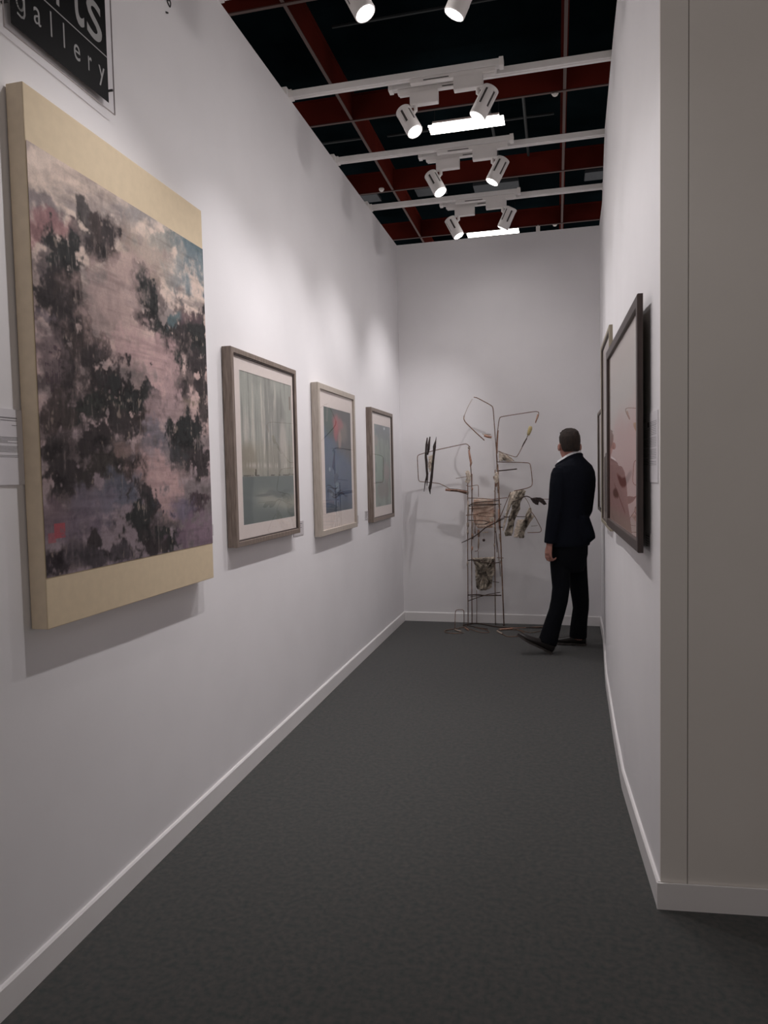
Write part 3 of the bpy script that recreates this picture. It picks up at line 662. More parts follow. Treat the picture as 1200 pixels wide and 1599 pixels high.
rows = [(.05, .6, .86-.022*k, .0014) for k in range(3)] + [(.72, .93, .93, .0015), (.72, .93, .90, .0015)]
rows += [(.58 if k % 5 else .52, .93, .76-.024*k, .0013) for k in range(22) if k % 6 != 5] + [(.08, .50, .80-.024*k, .0013) for k in range(24) if k % 7 != 6]
sheet((.3090, 2.60, 1.390), rw+.043, .31, .235, [(1-b, 1-a, z, h) for a, b, z, h in rows], 'white information sheet with grey text at the corner of the right wall', dark=[(.40, .46, .80, .018)])
crow = [(.12, .85, .80, .004), (.12, .7, .66, .003), (.12, .8, .52, .003), (.12, .6, .38, .003), (.12, .5, .24, .003)]
CAPT = mat('clear_caption_film', (.60, .57, .585), .35, noise=.02)
for y0, y1, z0, z1, lb in ((2.775, 2.868, 1.183, 1.232, 'small caption plate by the lower right corner of the large landscape'), (3.850, 4.020, 1.087, 1.168, 'small caption plate right of the forest and lake picture'), (5.06, 5.225, 1.062, 1.125, 'small caption plate right of the blue picture with the red bloom'), (5.42, 5.505, 1.077, 1.146, 'small caption plate left of the farthest small frame on the left wall')):
    sheet((float(np.interp((y0+y1)/2, [b for a, b in LP], [a for a, b in LP]))+.0035, (y0+y1)/2, z0), lw, y1-y0, z1-z0, crow, lb, 'caption_plate', 'label', CAPT)
sheet((.3075, 2.635, 1.150), rw+.043, .10, .062, crow, 'small caption plate below the information sheet on the right wall', 'caption_plate', 'label', CAPT)
# small twist of black wire pinned high on the left wall
wh = empty('wire_hook', (-1.476, 2.643, 3.30), PI/2, 'small black twisted wire hook pinned high on the left wall', 'hook')
MB().tube(smoothpath([(-.012, -.004, .016), (.0, -.008, .022), (.014, -.006, .014), (.012, -.004, -.004), (-.006, -.004, .004), (-.012, -.004, .014), (-.002, -.008, .012)]), .0022).build('wire', INKD, wh)
MB().tube([(-.018, .003, -.038), (-.016, -.010, -.042)], [.0045, .003], 8).build('pin', INKD, wh)

# ------------------------------------------------------------------ rod sculpture
SC_ = empty('rod_sculpture', (-.70, 6.62, 0), 0, 'tall tree-like sculpture of bent rusty rods, bark and copper by the end wall', 'sculpture')
OFF = Vector((.70, -6.62, 0))
ZA = (620, 600, 4.8); ZBm = (680, 740, 6.0); ZC = (680, 860, 6.0)
def sp(z, pts, Y):
    out = []
    for k, p in enumerate(pts):
        yy = Y if isinstance(Y, (int, float)) else (Y[0]+(Y[1]-Y[0])*k/max(1, len(pts)-1) if len(Y) == 2 else Y[k])
        out.append(PY(z[0]+p[0]/z[2], z[1]+p[1]/z[2], yy)+OFF)
    return out
def rod(z, pts, Y=6.62, r=.0040, m=RUST, rnd=True, name='rod', n=6):
    P = sp(z, pts, Y)
    if rnd and len(P) > 2: P = smoothpath(P, 2, .35)
    return MB().tube(P, r, n).build(name, m, SC_, True)
def knob(P, r, m, name): return MB().tube(P, r, 8).build(name, m, SC_, True)
# upper loops
rod(ZA, [(578, 97), (602, 101), (715, 162), (723, 185), (735, 350), (742, 440), (752, 560), (752, 640)], (6.58, 6.66), .0040, RUST)
rod(ZA, [(566, 110), (535, 165), (505, 238)], (6.58, 6.56), .0028, PALE)
rod(ZA, [(505, 236), (502, 262), (515, 286), (590, 360), (657, 420)], (6.56, 6.52), .0046, RUST)
knob(sp(ZA, [(655, 384), (680, 392), (711, 398)], 6.56), [.010, .012, .010], COPPER, 'copper_wrap')
knob(sp(ZA, [(640, 372), (672, 378), (705, 376)], 6.57), [.003, .005, .003], PALE, 'pale_twist')
rod(ZA, [(752, 620), (746, 520), (750, 400), (764, 285), (772, 250), (790, 242), (1040, 203), (1064, 208), (1064, 235), (1040, 290)], (6.66, 6.45), .0038, RUST)
rod(ZA, [(752, 520), (754, 440), (760, 345)], 6.63, .0052, COPPER, name='copper_wrap')
knob(sp(ZA, [(1058, 225), (1050, 255), (1040, 288)], 6.45), [.006, .0065, .005], COPPER, 'copper_wrap')
knob(sp(ZA, [(1004, 315), (1000, 335), (992, 360), (985, 382)], 6.44), [.013, .018, .016, .011], RAFFIA, 'straw_binding')
rod(ZA, [(1000, 330), (975, 405), (905, 540), (885, 546), (760, 503)], (6.44, 6.62), .0032, RUST)
knob(sp(ZA, [(975, 405), (955, 440), (940, 470)], 6.46), [.005, .006, .004], RUSTD, 'dark_wrap')
rod(ZA, [(765, 500), (820, 525), (880, 575)], 6.58, .0028, PALE)
rod(ZA, [(752, 582), (985, 588), (1000, 598), (1008, 640), (1018, 740), (1010, 765), (975, 780), (880, 800)], (6.64, 6.45), .0038, RUST)
rod(ZA, [(750, 650), (820, 644), (900, 635)], (6.64, 6.5), [.0052]*3, RUSTD, False)
def patch(z, poly, Y, m, name, th=.012, amp=.012, n=10, frill=.25):
    """crumpled irregular sheet filling a polygon (bark, plaster, copper)"""
    P = [Vector((a, b)) for a, b in poly]; c = sum(P, Vector((0, 0)))/len(P); rs = np.random.RandomState(int(abs(c.x)*7+abs(c.y)))
    # subdivide outline
    out = []
    for i in range(len(P)):
        a, b = P[i], P[(i+1) % len(P)]; k = max(2, int((b-a).length/9))
        for j in range(k):
            q = a.lerp(b, j/k); q = q+Vector(rs.uniform(-1, 1, 2))*(b-a).length/k*frill; out.append(q)
    rings = []; v = []; N = len(out)
    R = 8
    for side in (-1, 1):
        for k in range(R):
            t = 1-k/R
            for q in out:
                w_ = c.lerp(q, t); bulge = math.sqrt(max(0, 1-t*t))
                yy = Y + side*th*(.25+.75*bulge) + amp*(rs.rand()-.5)*(1.6 if t < 1 else .3)
                v.append(PY(z[0]+w_.x/z[2], z[1]+w_.y/z[2], yy)+OFF)
        v.append(PY(z[0]+c.x/z[2], z[1]+c.y/z[2], Y+side*th)+OFF)
    f = []; S_ = N*R+1
    for si in (0, 1):
        for k in range(R-1):
            for j in range(N):
                q = (si*S_+k*N+j, si*S_+k*N+(j+1) % N, si*S_+(k+1)*N+(j+1) % N, si*S_+(k+1)*N+j); f.append(q if si else q[::-1])
        for j in range(N):
            q = (si*S_+(R-1)*N+j, si*S_+(R-1)*N+(j+1) % N, si*S_+R*N); f.append(q if si else q[::-1])
    for j in range(N): f.append((j, (j+1) % N, S_+(j+1) % N, S_+j))
    return obj(name, v, f, m, SC_, True)
patch(ZA, [(765, 510), (800, 520), (855, 545), (880, 575), (840, 580), (800, 572), (765, 580)], 6.62, BARKP, 'plaster_scrap', .006, .006)
patch(ZA, [(788, 548), (815, 545), (830, 565), (800, 572)], 6.60, BARK, 'bark_scrap', .006, .006)
# left loop with charred strips
rod(ZA, [(548, 470), (530, 450), (512, 446), (300, 492), (170, 526), (153, 540), (158, 640), (162, 716), (172, 730), (200, 732), (312, 742), (350, 758), (400, 786)], (6.58, 6.62), .0036, RUST)
for pts, rr in (([(229, 400), (224, 440), (219, 490), (217, 540), (223, 590), (224, 640), (229, 680), (214, 730), (204, 805)], [.004, .008, .006, .009, .010, .008, .009, .005, .002]),
                ([(249, 393), (242, 440), (236, 500), (230, 530)], [.004, .009, .010, .005]), ([(226, 650), (229, 700), (226, 762)], [.006, .007, .002]),
                ([(296, 393), (291, 430), (283, 460), (280, 500), (275, 560), (270, 600), (266, 650), (261, 690), (256, 740), (246, 785), (251, 825)], [.001, .006, .012, .009, .007, .009, .008, .010, .009, .011, .002])):
    P_ = smoothpath(sp(ZA, pts, 6.52), 1, .4)
    MB().tube(P_, [float(x) for x in np.interp(np.linspace(0, 1, len(P_)), np.linspace(0, 1, len(rr)), [1.3*a_ for a_ in rr])], 7).build('charred_strip', FEATHER, SC_, True)
patch(ZA, [(238, 540), (276, 528), (274, 580), (262, 640), (246, 660), (236, 620)], 6.53, BARKP, 'birch_scrap', .008, .008)
# left stem
rod(ZA, [(541, 462), (548, 520), (553, 600), (560, 700), (566, 960)], (6.60, 6.66), .0042, RUST, False)
knob(sp(ZA, [(541, 470), (542, 486)], 6.60), [.010, .011], PALE, 'pale_twist')
knob(sp(ZA, [(541, 492), (548, 545), (557, 590), (552, 618)], 6.60), [.007, .010, .011, .005], COPPER, 'copper_wrap')
patch(ZA, [(515, 655), (535, 640), (552, 660), (554, 720), (540, 745), (512, 735), (520, 700)], 6.60, BARKP, 'plaster_scrap', .006, .006)
rod(ZA, [(443, 706), (500, 696), (556, 690)], 6.60, .0024, RUST, False)
rod(ZBm, [(290, 108), (310, 118), (402, 103), (406, 125), (406, 215)], 6.62, .0028, RUST)
knob(sp(ZA, [(366, 790), (400, 795), (450, 795), (490, 802), (524, 812)], 6.62), [.012, .011, .012, .014, .010], COPPER, 'copper_wrap')
for k in range(3): rod(ZA, [(400, 784+8*k), (460, 788+9*k), (530, 800+12*k)], 6.60, .0030, RUSTD, False)
# uprights (bottom points in the lowest measured frame)
def upright(top, bot, Y, r, m=RUST):
    z0, a = top; z1, b = bot
    p0 = PY(z0[0]+a[0]/z0[2], z0[1]+a[1]/z0[2], Y)+OFF; p1 = PY(z1[0]+b[0]/z1[2], z1[1]+b[1]/z1[2], Y)+OFF
    p1.z = .004
    mid = p0.lerp(p1, .5)+Vector((random.uniform(-.006, .006), 0, 0))
    return MB().tube([p0, p0.lerp(mid, .5), mid, mid.lerp(p1, .5), p1], r, 7).build('upright_rod', m, SC_, True)
upright((ZBm, (305, 60)), (ZC, (308, 690)), 6.67, .0045)
upright((ZBm, (345, 0)), (ZC, (345, 690)), 6.66, .0045)
upright((ZC, (388, 370)), (ZC, (388, 670)), 6.70, .0032)
upright((ZA, (738, 640)), (ZC, (565, 695)), 6.67, .0045)
upright((ZA, (757, 600)), (ZC, (645, 715)), 6.62, .0060)
rod(ZBm, [(563, 455), (575, 600), (592, 735), (605, 860), (612, 960)], 6.63, .0032, RUST, False)
rod(ZBm, [(556, 520), (572, 560), (580, 735)], 6.62, .0032, RUSTD, False)
for pts, r_ in (([(553, 20), (562, 60)], .013), ([(566, 40), (572, 120)], .009), ([(588, 30), (592, 180)], .011), ([(596, 330), (604, 520)], .010), ([(604, 560), (612, 640)], .010), ([(308, 250), (306, 400)], .009), ([(305, 455), (306, 500)], .012), ([(348, 560), (350, 610)], .011), ([(405, 520), (407, 590)], .012), ([(408, 610), (404, 700)], .008), ([(346, 430), (349, 520)], .008)):
    knob(sp(ZBm, [pts[0], ((pts[0][0]+pts[1][0])/2+1, (pts[0][1]+pts[1][1])/2), pts[1]], 6.63), [r_*.7, r_, r_*.65], random.choice((PALE, RUST, COPPER)), 'wrapping')
patch(ZA, [(738, 665), (756, 655), (765, 690), (758, 735), (740, 745), (728, 710)], 6.61, BARKP, 'plaster_scrap', .008, .008)
for a_, b_ in (((305, 90), (303, 900)), ((346, 60), (345, 900)), ((557, 100), (556, 900)), ((594, 60), (618, 900))):
    for k in range(5):
        t = random.uniform(0, .95); l_ = random.uniform(14, 60); x_ = a_[0]+(b_[0]-a_[0])*t; y_ = a_[1]+(b_[1]-a_[1])*t; r_ = random.uniform(.0065, .010)
        knob(sp(ZBm, [(x_, y_), (x_+1, y_+l_/2), (x_, y_+l_)], 6.645), [r_*.7, r_, r_*.6], random.choice((PALE, RUST, COPPER, PALE)), 'wrapping')
# copper sheet and cross rods
patch(ZBm, [(358, 238), (440, 226), (548, 236), (552, 330), (548, 420), (540, 505), (400, 510), (372, 470), (352, 400), (356, 320)], 6.645, COPPL, 'copper_sheet', .004, .008, frill=.12)
patch(ZBm, [(505, 410), (550, 404), (548, 440), (520, 450)], 6.60, BARKP, 'plaster_scrap', .006, .006)
patch(ZBm, [(440, 545), (500, 540), (496, 552), (445, 556)], 6.62, BARKP, 'plaster_scrap', .005, .006)
rod(ZBm, [(300, 226), (400, 228), (540, 238), (675, 222)], 6.62, .0036, RUST, False)
for a in ([(312, 300), (362, 268), (480, 258), (600, 246)], [(325, 288), (450, 284), (620, 284)], [(318, 302), (440, 296), (572, 290)], [(300, 328), (400, 322), (492, 312)], [(345, 276), (470, 268), (600, 258)],
          [(290, 388), (380, 378), (440, 364), (502, 362)], [(380, 372), (420, 396), (552, 400)], [(310, 435), (450, 438), (508, 450), (470, 474), (370, 470)], [(505, 450), (520, 456)],
          [(600, 500), (645, 500)], [(580, 785), (640, 788)], [(548, 350), (560, 345)], [(455, 474), (505, 452)]):
    rod(ZBm, a, 6.61+random.uniform(-.015, .02), random.choice((.0028, .0036, .0042)), random.choice((RUST, RUSTD)))
MB().tube(sp(ZBm, [(247, 645), (285, 628), (360, 590), (400, 563), (470, 505), (560, 460), (600, 440), (650, 418)], 6.585), [.003, .004, .0055, .0055, .005, .0055, .004, .003], 7).build('branch', RUSTD, SC_, True)
rod(ZBm, [(372, 560), (362, 480), (364, 396), (376, 394), (378, 470), (376, 560)], 6.60, .0028, RUST)
rod(ZBm, [(406, 520), (406, 700), (398, 722), (370, 726)], 6.62, .0028, RUST)
rod(ZBm, [(404, 725), (402, 800)], 6.64, .0028, RUST, False)
rod(ZBm, [(455, 552), (455, 606)], 6.60, .0009, RUSTD, False, 'thread')
MB().ball(sp(ZBm, [(455, 620)], 6.60)[0], (.013, .013, .014), 8).build('hanging_pod', SEED, SC_, True)
# right hand bark panels
patch(ZBm, [(765, 152), (820, 146), (850, 158), (838, 205), (815, 230), (800, 262), (795, 330), (768, 385), (740, 450), (728, 540), (715, 580), (660, 582), (648, 550), (675, 480), (690, 400), (716, 330), (722, 262), (735, 210)], 6.50, BARK, 'bark_sheet', .010, .016)
patch(ZBm, [(700, 175), (760, 150), (740, 230), (700, 330), (670, 420), (640, 540), (628, 520), (655, 400), (680, 280)], 6.515, BARKP, 'wax_sheet', .003, .006, frill=.1)
patch(ZBm, [(880, 318), (898, 318), (908, 345), (890, 395), (868, 440), (855, 500), (835, 560), (832, 600), (790, 604), (776, 580), (790, 520), (800, 480), (838, 420), (855, 360)], 6.48, BARK, 'bark_sheet', .010, .016)
patch(ZBm, [(770, 430), (840, 425), (905, 380), (930, 400), (880, 470), (850, 520), (770, 600), (735, 590), (745, 520)], 6.50, BARKP, 'wax_sheet', .003, .008, frill=.15)
rod(ZBm, [(706, 168), (660, 280), (612, 400), (562, 462)], (6.50, 6.60), .0034, RUST, False)
rod(ZBm, [(575, 450), (620, 420), (660, 405), (760, 400), (880, 402), (900, 370)], (6.60, 6.46), .0034, RUSTD)
rod(ZBm, [(722, 264), (780, 245), (830, 214), (858, 208), (890, 220)], 6.46, .0048, RUSTD)
rod(ZBm, [(838, 216), (862, 250), (880, 284), (895, 330)], 6.46, .0024, RUST)
rod(ZBm, [(902, 355), (940, 408), (975, 475), (996, 515), (992, 540), (975, 548), (865, 550)], 6.46, .0034, RUST)
rod(ZBm, [(640, 395), (665, 408), (700, 402)], 6.5, .004, RUSTD)
rod(ZBm, [(900, 490), (960, 484)], 6.46, .002, RUST, False)
rod(ZBm, [(1000, 236), (1040, 236), (1090, 236)], 6.46, .0030, RUST, False)
patch(ZBm, [(884, 216), (910, 226), (945, 220), (985, 222), (1010, 232), (1030, 255), (1046, 285), (1020, 292), (1008, 268), (996, 252), (980, 254), (968, 272), (968, 292), (940, 286), (915, 268), (900, 244)], 6.46, FEATHER, 'charred_leaf', .006, .004, frill=.08)
# lower bark panel
patch(ZC, [(345, 72), (400, 66), (480, 60), (555, 62), (556, 150), (552, 225), (535, 250), (530, 345), (470, 372), (410, 372), (385, 340), (380, 290), (376, 200), (372, 130)], 6.64, BARK, 'bark_sheet', .014, .024)
patch(ZC, [(345, 68), (555, 58), (556, 76), (430, 84), (350, 82)], 6.625, BARKP, 'plaster_scrap', .008, .006)
for a, r_ in (([(305, 92), (345, 84), (440, 105), (520, 118), (605, 110)], .0046), ([(540, 290), (600, 297)], .003), ([(303, 416), (400, 410), (470, 420), (620, 418)], .0058), ([(312, 470), (380, 444), (440, 425), (500, 408), (610, 390)], .0040), ([(330, 430), (410, 422), (580, 412)], .003), ([(318, 95), (345, 78), (345, 95)], .003)):
    rod(ZC, a, 6.62, r_, RUSTD)
# floor rods
def frod(pts, r=.0034, m=RUST, name='floor_rod', z=.006):
    P = [PZ(ZC[0]+a/6.0, ZC[1]+b/6.0, z)+OFF for a, b in pts]
    P = smoothpath(P, 2, .4) if len(P) > 2 else P
    return MB().tube(P, r, 6).build(name, m, SC_, True)
frod([(262, 698), (310, 688), (380, 678), (450, 688), (560, 712), (700, 722), (800, 718), (1010, 722)], .005, RUSTD)
frod([(265, 768), (180, 776), (100, 768), (84, 750), (120, 740), (200, 730), (300, 706)])
frod([(272, 716), (360, 745), (430, 768), (515, 766), (495, 744), (380, 720)], .003)
frod([(300, 698), (400, 722), (490, 732)], .004, RUSTD)
frod([(600, 733), (580, 752), (640, 785), (680, 806), (800, 800), (840, 786), (836, 768), (780, 742), (720, 736), (620, 732)], .0036)
frod([(760, 735), (830, 752), (890, 772), (985, 752)], .003)
frod([(640, 716), (760, 726), (900, 716), (1010, 712)], .003, COPPER)
frod([(186, 738), (210, 748), (242, 756)], .008, PALE, 'pale_twist', .009)
frod([(604, 737), (660, 733), (722, 731)], .009, COPPER, 'copper_wrap', .010)
frod([(578, 752), (600, 764), (626, 777)], .008, PALE, 'pale_twist', .009)
frod([(280, 722), (300, 735), (310, 742)], .007, COPPER, 'copper_wrap', .008)
a0 = PZ(ZC[0]+184/6., ZC[1]+742/6., .004); a1 = PZ(ZC[0]+270/6., ZC[1]+705/6., .004)
pts = [a0+OFF] + sp(ZC, [(188, 590), (192, 562), (208, 553), (258, 552), (270, 566)], a0.y*.5+a1.y*.5) + [a1+OFF]
MB().tube(smoothpath(pts, 2, .3), .0036, 6).build('small_arch', RUST, SC_, True)

# ------------------------------------------------------------------ man in the navy suit
PR = empty('person', (.07, 5.82, 0), 0, 'person with short brown hair in a dark navy suit walking, seen from behind', 'person')
PO = Vector((-.07, -5.82, 0))
sdir = Vector((.62, .785, 0)).normalized(); fdir = Vector((-.785, .62, 0))
def ell(c, a, b, ax=None, ay=None, n=28):
    ax = ax or sdir; ay = ay or fdir
    return [c + ax*(a*math.cos(2*PI*j/n)) + ay*(b*math.sin(2*PI*j/n)) for j in range(n)]
def q(px, py, Y): return PY(px, py, Y)+PO
SCL = 1.0
def limb(mb, pts, rr, n=20, flat=1.0):
    """pts (px,py,Y), radius; flat scales the depth radius"""
    P = [q(*p) for p in pts]; k = len(P)
    rings = []
    for i in range(k):
        t = (P[min(i+1, k-1)]-P[max(i-1, 0)]).normalized(); b = t.cross(Vector((1, 0, 0))).normalized()
        if abs(t.x) > .95: b = Vector((0, 1, 0))
        a = b.cross(t).normalized(); r = rr[i]
        rings.append([P[i]+a*(r*math.cos(2*PI*j/n))+b*(r*flat*math.sin(2*PI*j/n)) for j in range(n)])
    mb.loft(rings)
# --- body: one continuous skin mesh
hd = Vector((-.30, .954, 0)); hr = Vector((.954, .30, 0))      # head facing and its right
body = MB()
HC = 5.83
hrings = []
for py, cx, a, b, dy in ((716, 890.5, .052, .055, -.015), (712, 889.5, .058, .068, .002), (707, 889.5, .064, .085, .010), (700, 889.5, .071, .094, .006), (693, 889.5, .0735, .096, .002), (686, 889.5, .075, .096, -.002), (679, 889.5, .069, .088, -.004), (674, 889.7, .054, .070, -.004), (671.8, 890, .030, .040, -.004)):
    c = q(cx, py, HC)+hd*dy; hrings.append(ell(c, a, b, hr, hd, 32))
body.loft(hrings)
fc = q(889.5, 697, HC)
body.loft([ell(fc+hd*.090+Vector((0, 0, z)), w_, d_, hr, hd, 12) for z, w_, d_ in ((.022, .006, .008), (.005, .008, .014), (-.012, .012, .024), (-.020, .010, .014))])        # nose
for s in (-1, 1):
    body.ball(fc+hr*(s*.084)+hd*(-.008)+Vector((0, 0, -.008)), (.013, .018, .030), 8)                  # ears
    body.ball(fc+hd*.088+hr*(s*.030)+Vector((0, 0, .026)), (.018, .008, .006), 6)                      # brows
    body.ball(fc+hd*.082+hr*(s*.030)+Vector((0, 0, .010)), (.013, .010, .007), 6)                      # lids
for z in (-.036, -.046): body.ball(fc+hd*.086+Vector((0, 0, z)), (.022, .010, .0055), 6)                # lips
body.ball(fc+hd*.078+Vector((0, 0, -.070)), (.024, .018, .014), 8)                                      # chin
limb(body, [(889.5, 700, 5.825), (889.5, 708, 5.825), (891, 716, 5.825), (893, 724, 5.825), (895, 740, 5.83)], [.058, .059, .062, .068, .075])
body.loft([ell(q(*c), a, b) for c, a, b in (((895, 722, 5.83), .10, .06), ((896, 731, 5.83), .17, .08), ((896, 746, 5.83), .175, .10), ((895, 770, 5.83), .16, .10), ((892, 800, 5.83), .14, .095), ((890, 825, 5.83), .15, .10), ((890, 850, 5.83), .15, .10), ((890, 868, 5.83), .12, .09))])
limb(body, [(874, 738, 5.70), (870.5, 765, 5.67), (868, 790, 5.67), (863, 815, 5.67), (860, 838, 5.67), (858.5, 850, 5.67)], [.042, .040, .036, .034, .028, .026])
limb(body, [(914, 738, 5.96), (915, 765, 6.00), (912, 792, 6.02), (900, 818, 6.08), (888, 838, 6.10)], [.042, .040, .036, .032, .030])
limb(body, [(879, 858, 5.78), (877, 890, 5.77), (876, 920, 5.74), (872, 945, 5.72), (866, 968, 5.70), (860, 990, 5.68), (857, 1008, 5.67)], [.075, .070, .055, .05, .048, .04, .036])
limb(body, [(900, 858, 5.90), (903, 890, 5.92), (905, 920, 5.95), (906, 945, 5.96), (905, 970, 5.97), (904, 998, 5.98)], [.075, .070, .056, .05, .046, .038])
# left hand: palm, four bent fingers, thumb
W0 = q(858.5, 849, 5.67)
hdn = Vector((-.10, .0, -.995)).normalized(); hin = Vector((.80, .55, 0)).normalized(); hfw = Vector((-.62, .78, 0))   # down, towards the thigh, forward (thumb side)
def hp(dn, inn, fw): return W0+hdn*dn+hin*inn+hfw*fw
body.loft([[hp(d, i0+ti*math.cos(2*PI*j/16), tf*math.sin(2*PI*j/16)+f0) for j in range(16)] for d, i0, ti, f0, tf in ((-.01, 0, .020, 0, .027), (.018, 0, .018, 0, .030), (.045, -.002, .017, 0, .038), (.072, -.003, .015, 0, .040), (.088, .000, .012, 0, .038))])
for k, fl_ in enumerate((.030, .010, -.010, -.029)):
    Lf = (.088, .096, .090, .072)[k]
    p = [hp(.078, -.002, fl_), hp(.078+Lf*.36, .004, fl_*1.05), hp(.078+Lf*.62, .020, fl_*1.05), hp(.078+Lf*.60, .043, fl_*1.0), hp(.078+Lf*.42, .052, fl_*.98)]
    body.tube(p, [.0092, .0088, .0082, .0076, .006], 10)
body.tube([hp(.022, .004, .024), hp(.050, .014, .046), hp(.074, .026, .047), hp(.092, .036, .040)], [.012, .0105, .0092, .007], 10)
# right hand, in the trouser pocket
body.ball(q(884, 846, 6.08), (.035, .03, .045), 8)
for k in range(4): body.tube([q(884-k*1.6, 848, 6.07+k*.01), q(884-k*1.6, 858-k*.6, 6.05+k*.01)], [.009, .007], 8)
bodyo = remeshed('body', body, SKIN, PR, .0042, 3, .5)
# hair cap
hair = MB(); rings = []
for py, cx, a, b, dy in ((705.5, 889.8, .058, .045, -.046), (702, 889.6, .068, .062, -.038), (696, 889.6, .0735, .076, -.028), (689, 889.6, .0800, .096, -.012), (682, 889.6, .0790, .099, -.006), (677, 889.8, .070, .090, -.004), (673, 890.2, .056, .072, -.004), (670.2, 890.6, .034, .045, -.004), (669.2, 890.8, .012, .016, -.004)):
    c = q(cx, py, HC)+hd*dy; rings.append(ell(c, a, b, hr, hd, 32))
hair.loft(rings)
for k in range(60):
    a = random.uniform(0, 2*PI); b = random.uniform(.1, 1.0)
    c = q(889.8, 684, HC)+hr*(.072*math.cos(a)*math.sin(b))+hd*(.090*math.sin(a)*math.sin(b))+Vector((0, 0, .072*math.cos(b)))
    hair.ball(c, (.016, .020, .010), 4)
remeshed('hair', hair, HAIR, PR, .0045, 2, .4)
for s in (-1, 1):
    MB().ball(fc+hd*.0875+hr*(s*.030)+Vector((0, 0, .010)), (.010, .007, .006), 8).build('eye', SHIRT, PR, True)
# shirt collar
n = 40; v = []; f = []
cc = q(891.5, 717.5, 5.835)
def neck(a, rad, dz, tilt=.55):
    d = sdir*math.cos(a)+fdir*math.sin(a); fr_ = d.dot(fdir)
    return cc + d*rad*(1+.34*max(0, fr_)) + Vector((0, 0, dz-tilt*rad*fr_))
for rad, dz in ((.080, -.050), (.082, -.020), (.081, .024), (.075, .026), (.069, -.010), (.069, -.050)):
    v += [neck(2*PI*j/n, rad, dz) for j in range(n)]
for k in range(6):
    for j in range(n): a = k*n; b = ((k+1) % 6)*n; f.append((a+j, a+(j+1) % n, b+(j+1) % n, b+j))
obj('shirt_collar', v, f, SHIRT, PR, True)
obj('shirt_front', ell(cc+fdir*.055+Vector((0, 0, -.035)), .055, .045, sdir, fdir, 16)+ell(cc+fdir*.085+Vector((0, 0, -.20)), .045, .05, sdir, fdir, 16), [tuple((j, (j+1) % 16, 16+(j+1) % 16, 16+j)) for j in range(16)]+[tuple(range(15, -1, -1)), tuple(range(16, 32))], SHIRT, PR, True)
# jacket
jk = MB()
jk.loft([[neck(2*PI*j/28, .086, -.002) for j in range(28)], [neck(2*PI*j/28, .100, -.022, .45) for j in range(28)]]+[ell(q(*c), a, b) for c, a, b in (((897, 727, 5.825), .182, .105), ((898, 737, 5.825), .205, .118), ((898, 750, 5.825), .210, .128), ((897.5, 768, 5.825), .200, .130), ((894, 790, 5.825), .182, .124), ((891.5, 808, 5.825), .176, .124), ((890.5, 828, 5.825), .184, .134), ((890, 843, 5.825), .190, .140), ((889.5, 851.5, 5.825), .190, .140))])
limb(jk, [(874, 733, 5.70), (872, 741, 5.685), (870.5, 756, 5.67), (869, 775, 5.665), (867.5, 793, 5.665), (864, 815, 5.665), (861.5, 832, 5.67), (859.5, 848.5, 5.67)], [.048, .056, .058, .056, .054, .052, .049, .047])
limb(jk, [(915, 733, 5.95), (918, 742, 5.98), (919.5, 757, 6.00), (917.5, 778, 6.02), (915.5, 796, 6.02), (908, 812, 6.05), (897, 828, 6.09), (889, 838, 6.10)], [.048, .056, .057, .054, .053, .050, .046, .044])
# jacket tail kicked out at the back
tail = []
for px, py, a, b in ((905, 806, .075, .085), (909, 820, .080, .080), (912, 832, .084, .075), (914, 840, .080, .070), (911, 846, .060, .065), (907, 852, .045, .060)):
    tail.append(ell(q(px, py, 5.80), a, b, Vector((1, 0, 0)), Vector((0, 1, 0))))
jk.loft(tail)
# lapel roll / jacket collar
cr = [neck(PI*(.62+1.76*j/30), .088, -.004) for j in range(31)]
jk.tube(cr, .0095, 8)
jo = remeshed('jacket', jk, SUIT, PR, .0065, 5, .5)
tr = MB()
tr.loft([ell(q(*c), a, b) for c, a, b in (((889.5, 835, 5.825), .165, .120), ((889.5, 850, 5.825), .170, .128), ((889.5, 866, 5.825), .170, .125), ((889.5, 882, 5.825), .150, .112), ((890, 892, 5.83), .120, .095))])
limb(tr, [(877, 858, 5.77), (875.5, 880, 5.765), (876, 900, 5.755), (876.5, 918, 5.745), (874, 938, 5.73), (870, 955, 5.715), (864.5, 972, 5.70), (860, 988, 5.685), (855, 1005, 5.67)], [.082, .080, .074, .068, .066, .064, .066, .070, .074])
limb(tr, [(901.5, 858, 5.89), (902, 880, 5.905), (903.5, 902, 5.925), (905, 920, 5.94), (907, 938, 5.95), (907.5, 950, 5.96), (905.5, 965, 5.97), (904, 980, 5.975), (903.2, 995, 5.98)], [.078, .076, .074, .073, .068, .064, .065, .068, .070])
remeshed('trousers', tr, SUIT2, PR, .0065, 4, .5)
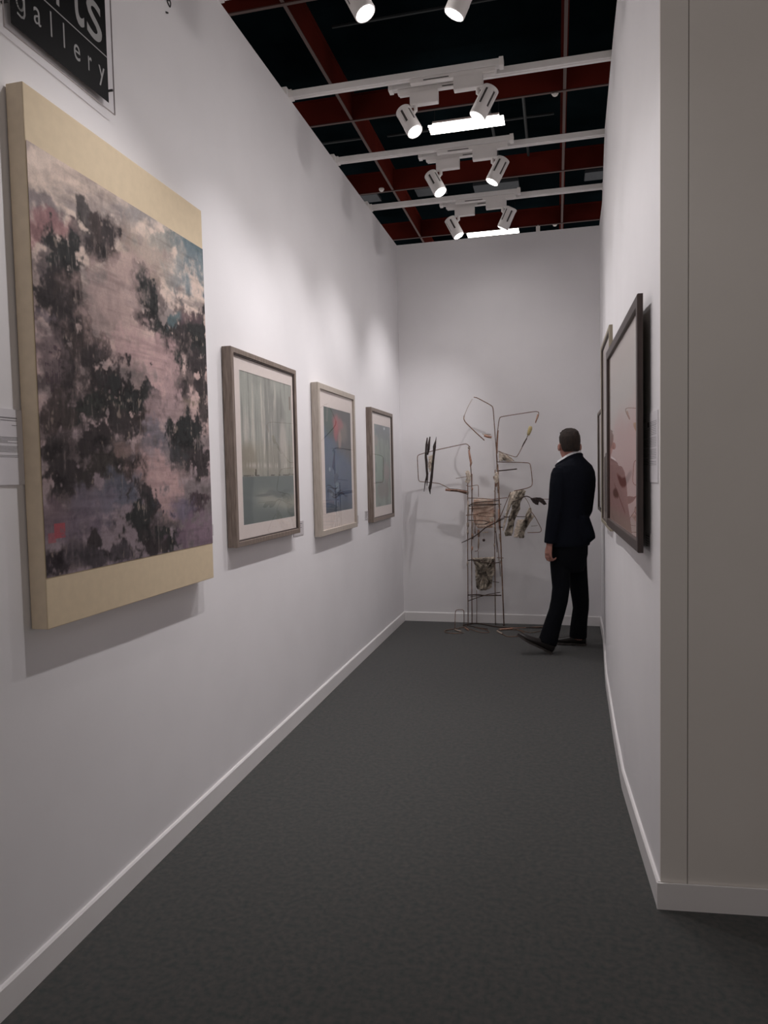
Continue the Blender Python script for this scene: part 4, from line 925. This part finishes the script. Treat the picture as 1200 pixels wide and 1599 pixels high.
def shoe(heel, heading, pitch, mir):
    r_ = Matrix.Rotation(heading, 3, 'Z') @ Matrix.Rotation(-pitch, 3, 'Y')
    def T(x, y, z): return Vector(heel)+PO+r_ @ Vector((x, y*mir, z))
    secs = [(-.006, .020, .030, .068, 0), (.0, .029, .020, .082, 0), (.03, .036, .018, .092, 0), (.07, .037, .017, .094, 0), (.11, .036, .016, .080, .002), (.15, .041, .012, .066, .004), (.19, .047, .010, .060, .005), (.23, .046, .010, .053, .004), (.262, .036, .011, .047, .0), (.285, .022, .014, .040, -.003), (.297, .008, .021, .026, -.004)]
    rings = []
    for x, w_, zb, zt, yo_ in secs:
        ring = []
        for j in range(20):
            a = 2*PI*j/20; cy_, sz = math.cos(a), math.sin(a)
            zz = (zb+zt)/2+(zt-zb)/2*(max(-1, min(1, sz*1.25)) if sz < 0 else sz); wy = w_*(abs(cy_)**.7)*(1 if cy_ > 0 else -1)
            ring.append(T(x, yo_+wy, zz))
        rings.append(ring)
    s = MB().loft(rings).build('shoe', LEATHER, PR, True)
    outl = [(x, w_+.003, yo_) for x, w_, _, _, yo_ in secs]
    top = [T(x, yo_+w_, .010+max(0, x-.2)*.06) for x, w_, yo_ in outl]+[T(x, yo_-w_, .010+max(0, x-.2)*.06) for x, w_, yo_ in outl[::-1]]
    zz = lambda x: (.000 + (0.004 if x > .08 else .012) + max(0, x-.2)*.06)
    bot = [T(x, yo_+w_, zz(x)) for x, w_, yo_ in outl]+[T(x, yo_-w_, zz(x)) for x, w_, yo_ in outl[::-1]]
    up = [p+(r_ @ Vector((0, 0, .008))) for p in top]; m_ = len(up)
    so = obj('sole', bot+up, [tuple(range(m_)), tuple(range(2*m_-1, m_-1, -1))]+[(j, m_+j, m_+(j+1) % m_, (j+1) % m_) for j in range(m_)], SOLE, s)
    hb = [(x, w_) for x, w_ in ((-.008, .022), (.0, .030), (.03, .036), (.065, .036))]
    o1 = [T(x, w_, 0) for x, w_ in hb]+[T(x, -w_, 0) for x, w_ in hb[::-1]]; o2 = [T(x, w_, .016) for x, w_ in hb]+[T(x, -w_, .016) for x, w_ in hb[::-1]]; m_ = len(o1)
    obj('heel', o1+o2, [tuple(range(m_)), tuple(range(2*m_-1, m_-1, -1))]+[(j, m_+j, m_+(j+1) % m_, (j+1) % m_) for j in range(m_)], SOLE, s)
shoe((-.058, 5.668, .002), PI+.12, math.radians(27), 1)
shoe((.215, 5.985, .001), PI-.10, 0, -1)
